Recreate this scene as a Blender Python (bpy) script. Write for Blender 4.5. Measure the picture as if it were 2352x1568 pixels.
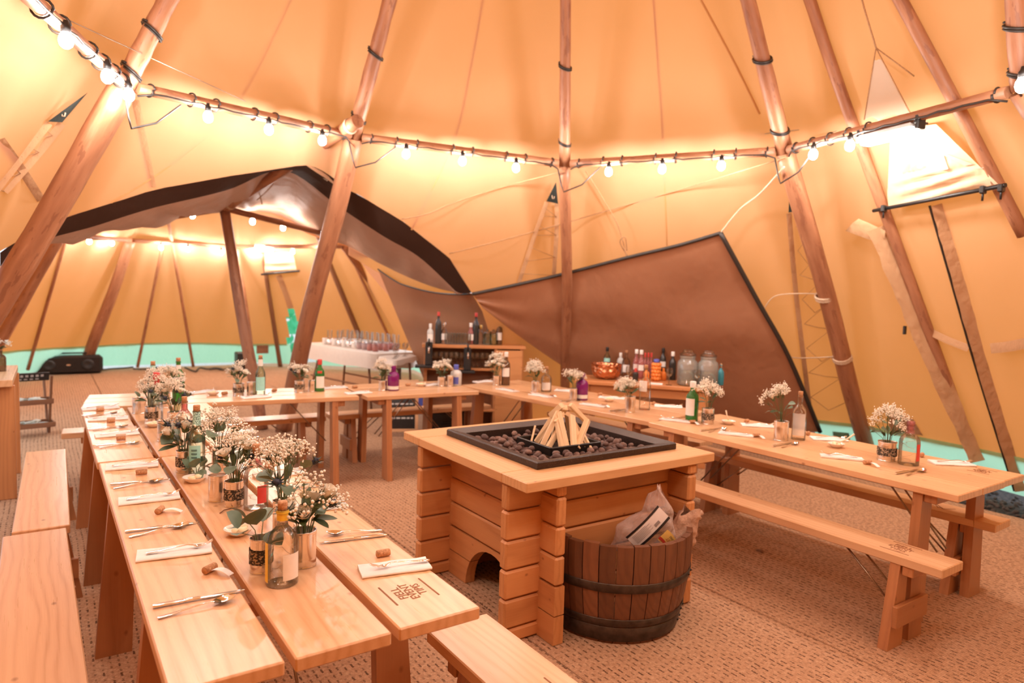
import bpy, bmesh, math, random
from mathutils import Vector, Matrix, Euler, Quaternion
from mathutils.bvhtree import BVHTree
PI = math.pi
rnd = random.Random(7)
scene = bpy.context.scene
for o in list(bpy.data.objects):
    bpy.data.objects.remove(o)
COL = scene.collection

# ------------------------------------------------------------------ camera
CAM_H, PITCH, ROLL, YAW, FPX = 1.5607, 0.0703, 0.0303, 0.6026, 1568.0
_f = Vector((math.sin(YAW) * math.cos(PITCH), math.cos(YAW) * math.cos(PITCH), -math.sin(PITCH)))
_r0 = Vector((math.cos(YAW), -math.sin(YAW), 0))
_u0 = _r0.cross(_f)
_r = _r0 * math.cos(ROLL) + _u0 * math.sin(ROLL)
_u = _u0 * math.cos(ROLL) - _r0 * math.sin(ROLL)
CAMP = Vector((0, 0, CAM_H))
cd = bpy.data.cameras.new('camera')
cam = bpy.data.objects.new('camera', cd)
COL.objects.link(cam)
cam.matrix_world = Matrix(((_r.x, _u.x, -_f.x, 0), (_r.y, _u.y, -_f.y, 0), (_r.z, _u.z, -_f.z, CAM_H), (0, 0, 0, 1)))
cd.sensor_width = 36.0
cd.lens = 36.0 * FPX / 2352
cd.clip_start = 0.02
cd.dof.use_dof = True
cd.dof.focus_distance = 2.5
cd.dof.aperture_fstop = 2.4
scene.camera = cam

# ------------------------------------------------------------------ world, exposure
world = bpy.data.worlds.new('world')
scene.world = world
world.use_nodes = True
_bg = world.node_tree.nodes['Background']
_bg.inputs[0].default_value = (0.84, 0.92, 1.0, 1)
_bg.inputs[1].default_value = 1.8
scene.view_settings.view_transform = 'Standard'
scene.view_settings.look = 'None'
scene.view_settings.gamma = 1.0
scene.view_settings.use_curve_mapping = False
scene.view_settings.exposure = 0.0
BULB_STRENGTH = 470.0
BULB_COLOR = (1.0, 0.935, 0.875)
STRIP_STRENGTH = 120.0
scene.cycles.max_bounces = 8
scene.cycles.transparent_max_bounces = 24
scene.cycles.sample_clamp_indirect = 6.0
scene.cycles.caustics_reflective = False
scene.cycles.caustics_refractive = False


def ray(u, v):
    return (_r * ((u - 1176) / FPX) - _u * ((v - 784) / FPX) + _f).normalized()


def P(u, v, z):
    """the point at height z seen along a given direction"""
    d = ray(u, v)
    return CAMP + d * ((z - CAM_H) / d.z)


def PY(u, v, Y):
    """the point in the vertical plane y = Y along a given direction"""
    d = ray(u, v)
    return CAMP + d * (Y / d.y)


def toward(u, v, dist):
    return CAMP + ray(u, v) * dist


# ------------------------------------------------------------------ mesh helpers
class MB:
    def __init__(s):
        s.v = []; s.f = []; s.g = []; s.smooth = []

    def add(s, verts, faces, g=None, smooth=False):
        n = len(s.v)
        s.v += [tuple(p) for p in verts]
        s.f += [tuple(i + n for i in f) for f in faces]
        s.smooth += [smooth] * len(faces)
        s.g += [tuple(p) for p in (g if g is not None else verts)]

    def board(s, L, W, H, ch=0.003, M=None, center=(0, 0, 0), axis=0, seed=None, flat=False):
        """chamfered board, long axis x by default; grain coordinates stored along its length"""
        M = M or Matrix()
        sz = (L / 2, W / 2, H / 2)
        ch = min(ch, min(sz) * 0.9)
        verts, keyed = [], {}
        faces = []
        def vid(p):
            k = tuple(round(c, 6) for c in p)
            if k not in keyed:
                keyed[k] = len(verts); verts.append(p)
            return keyed[k]
        for ax in range(3):
            for sg in (-1, 1):
                o1, o2 = (ax + 1) % 3, (ax + 2) % 3
                q = []
                for a, b in ((-1, -1), (1, -1), (1, 1), (-1, 1)):
                    p = [0, 0, 0]
                    p[ax] = sg * sz[ax]; p[o1] = a * (sz[o1] - ch); p[o2] = b * (sz[o2] - ch)
                    q.append(vid(tuple(p)))
                faces.append(q if sg > 0 else q[::-1])
        for ax in range(3):
            o1, o2 = (ax + 1) % 3, (ax + 2) % 3
            for a in (-1, 1):
                for b in (-1, 1):
                    def pt(t, face):
                        p = [0, 0, 0]
                        p[ax] = t * (sz[ax] - ch)
                        if face == 1: p[o1] = a * sz[o1]; p[o2] = b * (sz[o2] - ch)
                        else: p[o1] = a * (sz[o1] - ch); p[o2] = b * sz[o2]
                        return vid(tuple(p))
                    q = [pt(-1, 1), pt(1, 1), pt(1, 2), pt(-1, 2)]
                    faces.append(q if a * b < 0 else q[::-1])
        for a in (-1, 1):
            for b in (-1, 1):
                for c in (-1, 1):
                    t = [vid((a * sz[0], b * (sz[1] - ch), c * (sz[2] - ch))), vid((a * (sz[0] - ch), b * sz[1], c * (sz[2] - ch))), vid((a * (sz[0] - ch), b * (sz[1] - ch), c * sz[2]))]
                    faces.append(t if a * b * c > 0 else t[::-1])
        rr = random.Random(seed if seed is not None else rnd.random())
        off = Vector((rr.uniform(-40, 40), rr.uniform(-40, 40), rr.uniform(-40, 40)))
        c = Vector(center)
        order = ((0, 1, 2), (1, 2, 0), (2, 0, 1))[axis]
        g = [Vector((p[order[0]], p[order[1]], p[order[2]])) + off for p in verts]
        s.add([M @ (Vector(p) + c) for p in verts], faces, g)
        return s

    def hexa(s, bot, top, seed=None):
        """tapered board from 4 bottom and 4 top corners"""
        rr = random.Random(seed if seed is not None else rnd.random())
        off = Vector((rr.uniform(-40, 40), rr.uniform(-40, 40), rr.uniform(-40, 40)))
        v = [Vector(p) for p in bot] + [Vector(p) for p in top]
        f = [(3, 2, 1, 0), (4, 5, 6, 7), (0, 1, 5, 4), (1, 2, 6, 5), (2, 3, 7, 6), (3, 0, 4, 7)]
        s.add(v, f, [Vector((p.z, p.x, p.y)) + off for p in v])
        return s

    def tube(s, pts, rad, n=8, caps=True, smooth=True, wob=0.0):
        pts = [Vector(p) for p in pts]
        if not hasattr(rad, '__len__'): rad = [rad] * len(pts)
        t0 = (pts[1] - pts[0]).normalized()
        a = Vector((0, 0, 1)) if abs(t0.z) < 0.9 else Vector((1, 0, 0))
        nx = t0.cross(a).normalized()
        rings, g = [], []
        L = 0
        off = Vector((rnd.uniform(-30, 30), rnd.uniform(-30, 30), rnd.uniform(-30, 30)))
        for i, p in enumerate(pts):
            if i: L += (p - pts[i - 1]).length
            t = (pts[min(i + 1, len(pts) - 1)] - pts[max(i - 1, 0)])
            if t.length < 1e-9: t = t0
            t.normalize()
            nx = (nx - t * nx.dot(t)).normalized()
            ny = t.cross(nx)
            for k in range(n):
                an = 2 * PI * k / n
                r = rad[i] * (1 + (rnd.uniform(-wob, wob) if wob else 0))
                rings.append(p + nx * (r * math.cos(an)) + ny * (r * math.sin(an)))
                g.append(Vector((L, rad[i] * math.cos(an), rad[i] * math.sin(an))) + off)
        f = []
        for i in range(len(pts) - 1):
            for k in range(n):
                f.append((i * n + k, i * n + (k + 1) % n, (i + 1) * n + (k + 1) % n, (i + 1) * n + k))
        s.add(rings, f, g, smooth)
        if caps:
            m = len(s.v) - len(rings)
            s.f += [tuple(m + k for k in range(n))[::-1], tuple(m + (len(pts) - 1) * n + k for k in range(n))]
            s.smooth += [False, False]
        return s

    def lathe(s, prof, n=20, c=(0, 0, 0), smooth=True, M=None):
        """prof: list of (r, z) from bottom to top"""
        M = M or Matrix()
        v, f = [], []
        c = Vector(c)
        for (r, z) in prof:
            for k in range(n):
                a = 2 * PI * k / n
                v.append(M @ (Vector((r * math.cos(a), r * math.sin(a), z)) + c))
        for i in range(len(prof) - 1):
            for k in range(n):
                f.append((i * n + k, i * n + (k + 1) % n, (i + 1) * n + (k + 1) % n, (i + 1) * n + k))
        s.add(v, f, None, smooth)
        return s

    def disc(s, r, c, n=16, up=True):
        c = Vector(c)
        v = [c + Vector((r * math.cos(2 * PI * k / n), r * math.sin(2 * PI * k / n), 0)) for k in range(n)]
        s.add(v, [tuple(range(n)) if up else tuple(range(n))[::-1]])
        return s

    def ball(s, c, r, seg=8, rings=5, M=None, sc=(1, 1, 1), jit=0.0, rr=None):
        v = []; f = []
        c = Vector(c)
        rr = rr or rnd
        M = M or Matrix()
        v.append((0, 0, -1))
        for i in range(1, rings):
            ph = -PI / 2 + PI * i / rings
            for k in range(seg):
                a = 2 * PI * k / seg
                v.append((math.cos(ph) * math.cos(a), math.cos(ph) * math.sin(a), math.sin(ph)))
        v.append((0, 0, 1))
        out = []
        for p in v:
            q = Vector(p) * r * (1 + rr.uniform(-jit, jit))
            q = Vector((q.x * sc[0], q.y * sc[1], q.z * sc[2]))
            out.append(c + M @ q)
        for k in range(seg):
            f.append((0, 1 + (k + 1) % seg, 1 + k))
            f.append((len(v) - 1, 1 + (rings - 2) * seg + k, 1 + (rings - 2) * seg + (k + 1) % seg))
        for i in range(rings - 2):
            for k in range(seg):
                a = 1 + i * seg + k; b = 1 + i * seg + (k + 1) % seg
                f.append((a, b, b + seg, a + seg))
        s.add(out, f, None, True)
        return s

    def loft(s, rows, smooth=True, closed=False):
        """rows: list of equal-length point lists"""
        n = len(rows[0]); v = [p for r in rows for p in r]; f = []
        for i in range(len(rows) - 1):
            for k in range(n if closed else n - 1):
                k2 = (k + 1) % n
                f.append((i * n + k, i * n + k2, (i + 1) * n + k2, (i + 1) * n + k))
        s.add(v, f, None, smooth)
        return s

    def prism(s, poly, z0, z1, M=None):
        M = M or Matrix()
        n = len(poly)
        v = [M @ Vector((x, y, z0)) for x, y in poly] + [M @ Vector((x, y, z1)) for x, y in poly]
        f = [tuple(range(n))[::-1], tuple(range(n, 2 * n))] + [(i, (i + 1) % n, n + (i + 1) % n, n + i) for i in range(n)]
        s.add(v, f)
        return s

    def mesh(s, name, mat):
        me = bpy.data.meshes.new(name)
        me.from_pydata(s.v, [], s.f)
        me.polygons.foreach_set('use_smooth', s.smooth)
        at = me.attributes.new('g', 'FLOAT_VECTOR', 'POINT')
        at.data.foreach_set('vector', [c for p in s.g for c in p])
        if mat: me.materials.append(mat)
        me.update()
        return me

    def obj(s, name, mat, parent=None, loc=None, rot=None):
        return link(name, s.mesh(name, mat), parent, loc, rot)


def link(name, data, parent=None, loc=None, rot=None):
    o = bpy.data.objects.new(name, data)
    COL.objects.link(o)
    if parent: o.parent = parent
    if loc is not None: o.location = loc
    if rot is not None: o.rotation_euler = rot
    return o


def tag(o, label=None, cat=None, group=None, kind=None):
    if label: o['label'] = label
    if cat: o['category'] = cat
    if group: o['group'] = group
    if kind: o['kind'] = kind
    return o


def thing(name, label, cat, loc=(0, 0, 0), rotz=0.0, group=None, rot=None):
    o = bpy.data.objects.new(name, None)
    COL.objects.link(o)
    o.empty_display_size = 0.05
    o.location = loc
    o.rotation_euler = rot if rot is not None else (0, 0, rotz)
    return tag(o, label, cat, group)


def kids(o):
    return [c for c in bpy.data.objects if c.parent == o]


CHILD = {}
def dup(o, loc=None, rot=None, label=None, group=None, parent=None, scale=None):
    """copy of a thing with copies of its parts and their sub-parts"""
    if o.name not in CHILD:
        CHILD[o.name] = kids(o)
    c = o.copy()
    COL.objects.link(c)
    if parent: c.parent = parent
    if loc is not None: c.location = loc
    if rot is not None: c.rotation_euler = rot
    if scale is not None: c.scale = scale
    if label: c['label'] = label
    if group: c['group'] = group
    for k in CHILD[o.name]:
        dup(k, parent=c)
    return c


def lerp_poly(pts, n):
    pts = [Vector(p) for p in pts]
    d = [0]
    for a, b in zip(pts, pts[1:]): d.append(d[-1] + (b - a).length)
    out = []
    for i in range(n):
        t = d[-1] * i / (n - 1)
        k = 0
        while k < len(d) - 2 and d[k + 1] < t: k += 1
        w = (t - d[k]) / max(1e-9, d[k + 1] - d[k])
        out.append(pts[k].lerp(pts[k + 1], w))
    return out


def spline(pts, n):
    """Catmull-Rom through points, n samples"""
    pts = [Vector(p) for p in pts]
    out = []
    m = len(pts) - 1
    for i in range(n):
        t = m * i / (n - 1)
        k = min(int(t), m - 1); w = t - k
        p0 = pts[max(k - 1, 0)]; p1 = pts[k]; p2 = pts[k + 1]; p3 = pts[min(k + 2, m)]
        out.append(0.5 * ((2 * p1) + (p2 - p0) * w + (2 * p0 - 5 * p1 + 4 * p2 - p3) * w * w + (3 * p1 - p0 - 3 * p2 + p3) * w ** 3))
    return out


# ------------------------------------------------------------------ materials
class NT:
    def __init__(s, name):
        s.m = bpy.data.materials.new(name); s.m.use_nodes = True
        s.t = s.m.node_tree; s.n = s.t.nodes; s.l = s.t.links
        s.n.clear()
        s.out = s.n.new('ShaderNodeOutputMaterial')

    def node(s, typ, **kw):
        nd = s.n.new('ShaderNode' + typ)
        for k, v in kw.items():
            if k.startswith('i_'):
                nd.inputs[int(k[2:]) if k[2:].isdigit() else k[2:].replace('_', ' ')].default_value = v
            else: setattr(nd, k, v)
        return nd

    def lk(s, a, b): s.l.new(a, b)

    def math(s, op, a, b=None, c=None, clamp=False):
        nd = s.node('Math', operation=op, use_clamp=clamp)
        for i, x in enumerate((a, b, c)):
            if x is None: continue
            if hasattr(x, 'links') or hasattr(x, 'is_linked'): s.lk(x, nd.inputs[i])
            else: nd.inputs[i].default_value = x
        return nd.outputs[0]

    def ramp(s, fac, stops):
        nd = s.node('ValToRGB')
        while len(nd.color_ramp.elements) < len(stops): nd.color_ramp.elements.new(0.5)
        for e, (p, c) in zip(nd.color_ramp.elements, stops):
            e.position = p; e.color = (*c, 1) if len(c) == 3 else c
        s.lk(fac, nd.inputs[0])
        return nd.outputs[0]

    def mix(s, fac, a, b, blend='MIX'):
        nd = s.node('Mix', data_type='RGBA', blend_type=blend)
        for sock, x in ((nd.inputs[0], fac), (nd.inputs[6], a), (nd.inputs[7], b)):
            if hasattr(x, 'is_linked'): s.lk(x, sock)
            else: sock.default_value = x if not isinstance(x, tuple) or len(x) == 4 else (*x, 1)
        return nd.outputs[2]

    def noise(s, vec, scale, detail=3, rough=0.55):
        nd = s.node('TexNoise'); nd.inputs['Scale'].default_value = scale
        nd.inputs['Detail'].default_value = detail; nd.inputs['Roughness'].default_value = rough
        if vec is not None: s.lk(vec, nd.inputs['Vector'])
        return nd.outputs[0]

    def mapping(s, vec, scale=(1, 1, 1), loc=(0, 0, 0), rot=(0, 0, 0)):
        nd = s.node('Mapping'); s.lk(vec, nd.inputs[0])
        nd.inputs['Scale'].default_value = scale; nd.inputs['Location'].default_value = loc; nd.inputs['Rotation'].default_value = rot
        return nd.outputs[0]

    def coord(s, which='Object'): return s.node('TexCoord').outputs[which]
    def attr(s, name='g'): return s.node('Attribute', attribute_name=name).outputs['Vector']
    def rand(s): return s.node('ObjectInfo').outputs['Random']

    def bsdf(s, color, rough=0.5, metal=0.0, spec=0.5, bump=None, bstr=0.2, bdist=0.01, **kw):
        b = s.node('BsdfPrincipled')
        for k, x in (('Base Color', color), ('Roughness', rough), ('Metallic', metal), ('Specular IOR Level', spec)):
            if hasattr(x, 'is_linked'): s.lk(x, b.inputs[k])
            else: b.inputs[k].default_value = (*x, 1) if isinstance(x, tuple) and len(x) == 3 else x
        for k, x in kw.items(): b.inputs[k.replace('_', ' ')].default_value = x
        if bump is not None:
            bp = s.node('Bump'); bp.inputs['Strength'].default_value = bstr; bp.inputs['Distance'].default_value = bdist
            s.lk(bump, bp.inputs['Height']); s.lk(bp.outputs[0], b.inputs['Normal'])
        return b.outputs[0]

    def done(s, sh):
        s.lk(sh, s.out.inputs[0]); return s.m


def simple(name, color, rough=0.5, metal=0.0, var=0.08, scale=30, bstr=0.0, spec=0.5):
    """plain colour with a fine mottle"""
    t = NT(name)
    n = t.noise(t.coord(), scale, 3)
    dark = tuple(c * (1 - var) for c in color); lite = tuple(min(1, c * (1 + var)) for c in color)
    c = t.ramp(n, [(0.3, dark), (0.7, lite)])
    return t.done(t.bsdf(c, rough, metal, spec, bump=n if bstr else None, bstr=bstr, bdist=0.003))


def wood(name, lite, dark, rough=0.35, ring=9.0, knots=1.0, tint=0.10, knotcol=(0.22, 0.07, 0.025)):
    t = NT(name)
    g = t.attr()
    st = t.mapping(g, (0.55, 9, 9))
    warp = t.noise(st, 1.2, 2)
    wv = t.node('TexWave', wave_type='BANDS', bands_direction='Y')
    t.lk(t.mapping(g, (0.16, 1, 0.6)), wv.inputs[0])
    wv.inputs['Scale'].default_value = ring; wv.inputs['Distortion'].default_value = 11.0
    wv.inputs['Detail'].default_value = 2.0; wv.inputs['Detail Scale'].default_value = 0.8
    fine = t.noise(t.mapping(g, (4, 160, 160)), 1.0, 3, 0.7)
    f = t.math('ADD', t.math('MULTIPLY', t.math('POWER', wv.outputs[1], 1.8), 0.26), t.math('MULTIPLY', fine, 0.40))
    f = t.math('ADD', f, t.math('MULTIPLY', warp, 0.40))
    col = t.ramp(f, [(0.28, lite), (0.62, tuple(a * .6 + b * .4 for a, b in zip(lite, dark))), (0.9, dark)])
    if knots:
        vo = t.node('TexVoronoi', feature='F1', distance='EUCLIDEAN', voronoi_dimensions='2D')
        sg = t.node('SeparateXYZ'); t.lk(g, sg.inputs[0]); cg = t.node('CombineXYZ')
        t.lk(t.math('MULTIPLY', sg.outputs[0], 4.2), cg.inputs[0]); t.lk(t.math('MULTIPLY', t.math('ADD', sg.outputs[1], sg.outputs[2]), 6.0), cg.inputs[1])
        t.lk(cg.outputs[0], vo.inputs['Vector']); vo.inputs['Scale'].default_value = 1.0
        wob_ = t.math('ADD', 0.7, t.math('MULTIPLY', t.noise(g, 60, 2), 0.6))
        k = t.math('SUBTRACT', 1.0, t.math('MULTIPLY', t.math('MULTIPLY', vo.outputs['Distance'], wob_), 17.0 / knots), clamp=True)
        sel = t.node('SeparateColor'); t.lk(vo.outputs['Color'], sel.inputs[0])
        k = t.math('MULTIPLY', k, t.math('GREATER_THAN', sel.outputs[0], 0.50))
        col = t.mix(t.math('MULTIPLY', t.math('POWER', k, 0.7), 0.8), col, knotcol)
    big = t.noise(t.mapping(g, (0.8, 3, 3)), 1.0, 2)
    col = t.mix(t.math('MULTIPLY', t.math('SUBTRACT', big, 0.36), 1.1, clamp=True), col, tuple(a * .45 + b * .5 for a, b in zip(lite, dark)))
    hs = t.node('HueSaturation')
    t.lk(col, hs.inputs['Color'])
    t.lk(t.math('ADD', 1 - tint, t.math('MULTIPLY', t.rand(), 2 * tint)), hs.inputs['Value'])
    rg = t.math('ADD', rough - .06, t.math('MULTIPLY', fine, 0.16))
    return t.done(t.bsdf(hs.outputs[0], rg, bump=f, bstr=0.12, bdist=0.002))


def cloth(name, color, trans=0.3, tcol=None, bump_scale=2.0, bstr=0.25, weave=240, rough=0.9, sheen=0.0):
    t = NT(name)
    co = t.coord()
    n = t.noise(t.mapping(co, (1, 1, 0.6)), bump_scale, 4, 0.5)
    w = t.noise(co, weave, 1)
    c = t.ramp(t.noise(co, 1.1, 4), [(0.3, tuple(x * .93 for x in color)), (0.7, tuple(min(1, x * 1.04) for x in color))])
    bp = t.node('Bump'); bp.inputs['Strength'].default_value = bstr; bp.inputs['Distance'].default_value = 0.08
    t.lk(t.math('ADD', n, t.math('MULTIPLY', w, 0.01)), bp.inputs['Height'])
    d = t.node('BsdfDiffuse'); t.lk(c, d.inputs[0]); t.lk(bp.outputs[0], d.inputs['Normal'])
    tr = t.node('BsdfTranslucent'); tr.inputs[0].default_value = (*(tcol or color), 1); t.lk(bp.outputs[0], tr.inputs['Normal'])
    m = t.node('MixShader'); m.inputs[0].default_value = trans
    t.lk(d.outputs[0], m.inputs[1]); t.lk(tr.outputs[0], m.inputs[2])
    sh = m.outputs[0]
    if sheen:
        gl = t.node('BsdfGlossy'); gl.inputs['Roughness'].default_value = 0.45; t.lk(bp.outputs[0], gl.inputs['Normal'])
        gl.inputs[0].default_value = (1, 1, 1, 1)
        m2 = t.node('MixShader'); m2.inputs[0].default_value = sheen
        t.lk(sh, m2.inputs[1]); t.lk(gl.outputs[0], m2.inputs[2]); sh = m2.outputs[0]
    return t.done(sh)


def glass(name, color, strength=0.12, rough=0.02, edge=0.35, opaque=0.0):
    """thin bottle glass: clear in the middle, shiny and tinted towards its edge"""
    t = NT(name)
    lw = t.node('LayerWeight'); lw.inputs[0].default_value = edge
    tr = t.node('BsdfTransparent')
    dk = tuple(c * 0.80 for c in color)
    t.lk(t.mix(t.math('POWER', lw.outputs['Facing'], 2.5), (*color, 1), (*dk, 1)), tr.inputs[0])
    gl = t.node('BsdfGlossy'); gl.inputs['Roughness'].default_value = rough
    m = t.node('MixShader')
    t.lk(t.math('ADD', t.math('MULTIPLY', lw.outputs['Fresnel'], 0.8), strength * .3, clamp=True), m.inputs[0])
    t.lk(tr.outputs[0], m.inputs[1]); t.lk(gl.outputs[0], m.inputs[2])
    sh = m.outputs[0]
    if opaque:
        d = t.node('BsdfPrincipled'); d.inputs['Base Color'].default_value = (*color, 1); d.inputs['Roughness'].default_value = .15
        m2 = t.node('MixShader'); m2.inputs[0].default_value = opaque
        t.lk(sh, m2.inputs[1]); t.lk(d.outputs[0], m2.inputs[2]); sh = m2.outputs[0]
    return t.done(sh)


def emitter(name, color, strength):
    t = NT(name)
    e = t.node('Emission'); e.inputs[0].default_value = (*color, 1); e.inputs[1].default_value = strength
    return t.done(e.outputs[0])


def pole_mat(name):
    t = NT(name)
    g = t.attr()
    n = t.noise(t.mapping(g, (1.2, 8, 8)), 1.5, 4, 0.6)
    f = t.noise(t.mapping(g, (6, 60, 60)), 1.0, 3, 0.6)
    spot = t.noise(t.mapping(g, (3.0, 14, 14)), 1.6, 3, 0.6)
    c = t.ramp(n, [(0.3, (0.27, 0.105, 0.050)), (0.6, (0.40, 0.175, 0.088)), (0.8, (0.58, 0.31, 0.18))])
    c = t.mix(t.math('MULTIPLY', t.math('GREATER_THAN', spot, 0.60), 0.55), c, (0.20, 0.07, 0.035))
    return t.done(t.bsdf(c, 0.5, bump=t.math('ADD', n, f), bstr=0.35, bdist=0.006))


def mat_floor(name):
    """coir matting: ribs with broken dark stitch lines, runs along local y"""
    t = NT(name)
    co = t.coord()
    wob = t.noise(t.mapping(co, (0.8, 0.8, 1)), 1.0, 2)
    sx = t.node('SeparateXYZ'); t.lk(co, sx.inputs[0])
    X = t.math('ADD', sx.outputs[0], t.math('MULTIPLY', wob, 0.05))
    Y = sx.outputs[1]
    u = t.math('DIVIDE', X, 0.030)
    row = t.math('FLOOR', u); fu = t.math('FRACT', u)
    rr = t.math('FRACT', t.math('MULTIPLY', t.math('SINE', t.math('MULTIPLY', row, 12.9898)), 43758.5))
    v = t.math('ADD', t.math('DIVIDE', Y, 0.042), t.math('MULTIPLY', rr, 7.0))
    fv = t.math('FRACT', v)
    cell = t.math('ADD', t.math('MULTIPLY', row, 7.31), t.math('FLOOR', v))
    cr = t.math('FRACT', t.math('MULTIPLY', t.math('SINE', t.math('MULTIPLY', cell, 78.233)), 15731.7))
    nn = t.noise(t.mapping(co, (1, 1, 1)), 160, 2)
    jitter = t.math('MULTIPLY', t.math('SUBTRACT', nn, 0.5), 0.5)
    du = t.math('ABSOLUTE', t.math('SUBTRACT', t.math('ADD', fu, jitter), 0.5))
    line = t.math('LESS_THAN', du, 0.13)
    dash = t.math('LESS_THAN', fv, t.math('ADD', 0.32, t.math('MULTIPLY', cr, 0.42)))
    wv = t.math('SINE', t.math('MULTIPLY', Y, 2 * PI / 0.008))
    base = t.ramp(t.noise(co, 90, 4, 0.7), [(0.3, (0.38, 0.215, 0.125)), (0.55, (0.58, 0.355, 0.22)), (0.75, (0.74, 0.50, 0.33))])
    base = t.mix(t.math('MULTIPLY', t.math('ADD', wv, 1.0), 0.10), base, (0.25, 0.11, 0.045))
    big = t.noise(co, 0.9, 3)
    base = t.mix(t.math('MULTIPLY', t.math('SUBTRACT', big, 0.4), 0.5, clamp=True), base, (0.42, 0.21, 0.10))
    k = t.math('MULTIPLY', line, dash)
    col = t.mix(t.math('MULTIPLY', k, t.math('ADD', 0.35, t.math('MULTIPLY', cr, 0.5))), base, (0.075, 0.030, 0.016))
    h = t.math('SUBTRACT', t.math('MULTIPLY', t.math('ADD', wv, nn), 0.3), t.math('MULTIPLY', line, 0.7))
    return t.done(t.bsdf(col, 0.9, spec=0.15, bump=h, bstr=0.5, bdist=0.004))


M = {}
M['canvas'] = cloth('tan_canvas', (0.56, 0.315, 0.19), 0.40, (0.92, 0.32, 0.060), 1.6, 0.22)
M['canvas_sleeve'] = cloth('sleeve_canvas', (0.60, 0.37, 0.21), 0.15, None, 5.0, 0.6)
M['canvas_pale'] = cloth('pale_canvas', (0.86, 0.66, 0.44), 0.30, (0.9, 0.6, 0.3), 3.0, 0.5)
M['strap'] = cloth('canvas_strap', (0.50, 0.285, 0.155), 0.1, None, 12, 0.3)
M['brown'] = cloth('brown_canvas', (0.36, 0.165, 0.090), 0.10, (0.5, 0.22, 0.1), 2.2, 0.5, sheen=0.04)
M['lining'] = cloth('lining_canvas', (0.44, 0.265, 0.185), 0.12, (0.5, 0.25, 0.15), 3.0, 0.45, sheen=0.03)
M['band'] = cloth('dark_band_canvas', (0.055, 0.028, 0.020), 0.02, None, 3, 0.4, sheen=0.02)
M['skirt'] = cloth('mint_skirt', (0.42, 0.74, 0.52), 0.60, (0.50, 0.85, 0.60), 5, 0.4)
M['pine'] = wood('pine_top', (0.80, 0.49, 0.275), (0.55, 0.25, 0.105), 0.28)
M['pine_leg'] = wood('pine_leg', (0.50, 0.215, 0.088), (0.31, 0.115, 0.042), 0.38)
M['pit_wood'] = wood('pit_wood', (0.68, 0.315, 0.12), (0.44, 0.165, 0.052), 0.50, 12.0, 0.75)
M['pit_top'] = wood('pit_top_wood', (0.78, 0.45, 0.215), (0.55, 0.26, 0.10), 0.40, 12.0, 0.7)
M['stave'] = wood('oak_stave', (0.21, 0.082, 0.036), (0.095, 0.034, 0.016), 0.5, 14.0, 0.0, 0.28)
M['dark_wood'] = wood('dark_wood', (0.26, 0.115, 0.055), (0.12, 0.045, 0.022), 0.5, 12.0, 0.5)
M['stick'] = wood('split_stick', (0.88, 0.66, 0.42), (0.74, 0.48, 0.26), 0.65, 16.0, 0.0, 0.08)
M['pole'] = pole_mat('log_pole')
M['coir'] = mat_floor('coir_matting')
M['black'] = simple('black_metal', (0.018, 0.013, 0.011), 0.35, 0.3, 0.3, 60, 0.1)
M['plastic'] = simple('black_plastic', (0.016, 0.014, 0.014), 0.4, 0, 0.2, 40)
M['cable'] = simple('black_cable', (0.03, 0.022, 0.018), 0.5)
M['hoop'] = simple('iron_hoop', (0.085, 0.062, 0.050), 0.42, 0.75, 0.35, 25, 0.15)
M['steel'] = simple('steel', (0.86, 0.84, 0.83), 0.10, 1.0, 0.05, 20)
M['rod'] = simple('steel_rod', (0.40, 0.30, 0.22), 0.35, 1.0, 0.1, 20)
M['tin'] = simple('tin', (0.80, 0.73, 0.68), 0.22, 1.0, 0.12, 12)
M['rope'] = simple('rope', (0.40, 0.21, 0.10), 0.9, 0, 0.25, 120, 0.4)
M['white_rope'] = simple('white_rope', (0.58, 0.42, 0.29), 0.9, 0, 0.2, 120, 0.4)
M['bulb'] = emitter('lit_bulb', BULB_COLOR, BULB_STRENGTH)
M['strip_light'] = emitter('lit_strip', (1.0, 0.90, 0.80), STRIP_STRENGTH)
M['green_cloth'] = simple('dark_green_cloth', (0.013, 0.017, 0.013), 0.8, 0, 0.3, 60)
# ================================================================== TENTS
def proj(p):
    d = Vector(p) - CAMP
    z = d.dot(_f)
    return 1176 + FPX * d.dot(_r) / z, 784 - FPX * d.dot(_u) / z


class Cone:
    """canvas pyramid: base corners in order round the tent, and an apex"""
    def __init__(s, bases, apex, off=0.10):
        s.ap = Vector(apex); s.b = []
        for p in bases:
            p = Vector(p); d = (p - Vector((apex[0], apex[1], 0))).normalized()
            s.b.append(p + d * off)
        s.n = len(s.b)

    def pt(s, k, z, off=0.0):
        k %= s.n
        i = int(k); w = k - i
        b = s.b[i].lerp(s.b[(i + 1) % s.n], w)
        p = b.lerp(s.ap, z / s.ap.z)
        if off:
            d = (s.ap - p); d.z = 0
            p = p + d.normalized() * off
        return p

    def hit(s, u, v, far=True, off=0.0):
        d = ray(u, v); best = None
        for i in range(s.n):
            a, b = s.b[i], s.b[(i + 1) % s.n]
            n = (b - a).cross(s.ap - a)
            den = d.dot(n)
            if abs(den) < 1e-9: continue
            t = (a - CAMP).dot(n) / den
            if t < 0.05: continue
            p = CAMP + d * t
            if p.z > s.ap.z or p.z < -0.8: continue
            f = p.z / s.ap.z
            a2, b2 = a.lerp(s.ap, f), b.lerp(s.ap, f)
            e = b2 - a2
            w = (p - a2).dot(e) / e.length_squared
            if -1e-4 <= w <= 1 + 1e-4:
                if best is None or (t > best[0]) == far: best = (t, i + min(max(w, 0), .9999), p.z, p)
        if best is None: return None
        if off:
            best = (best[0] - off, best[1], best[2], best[3] - d * off)
        return best


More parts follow.
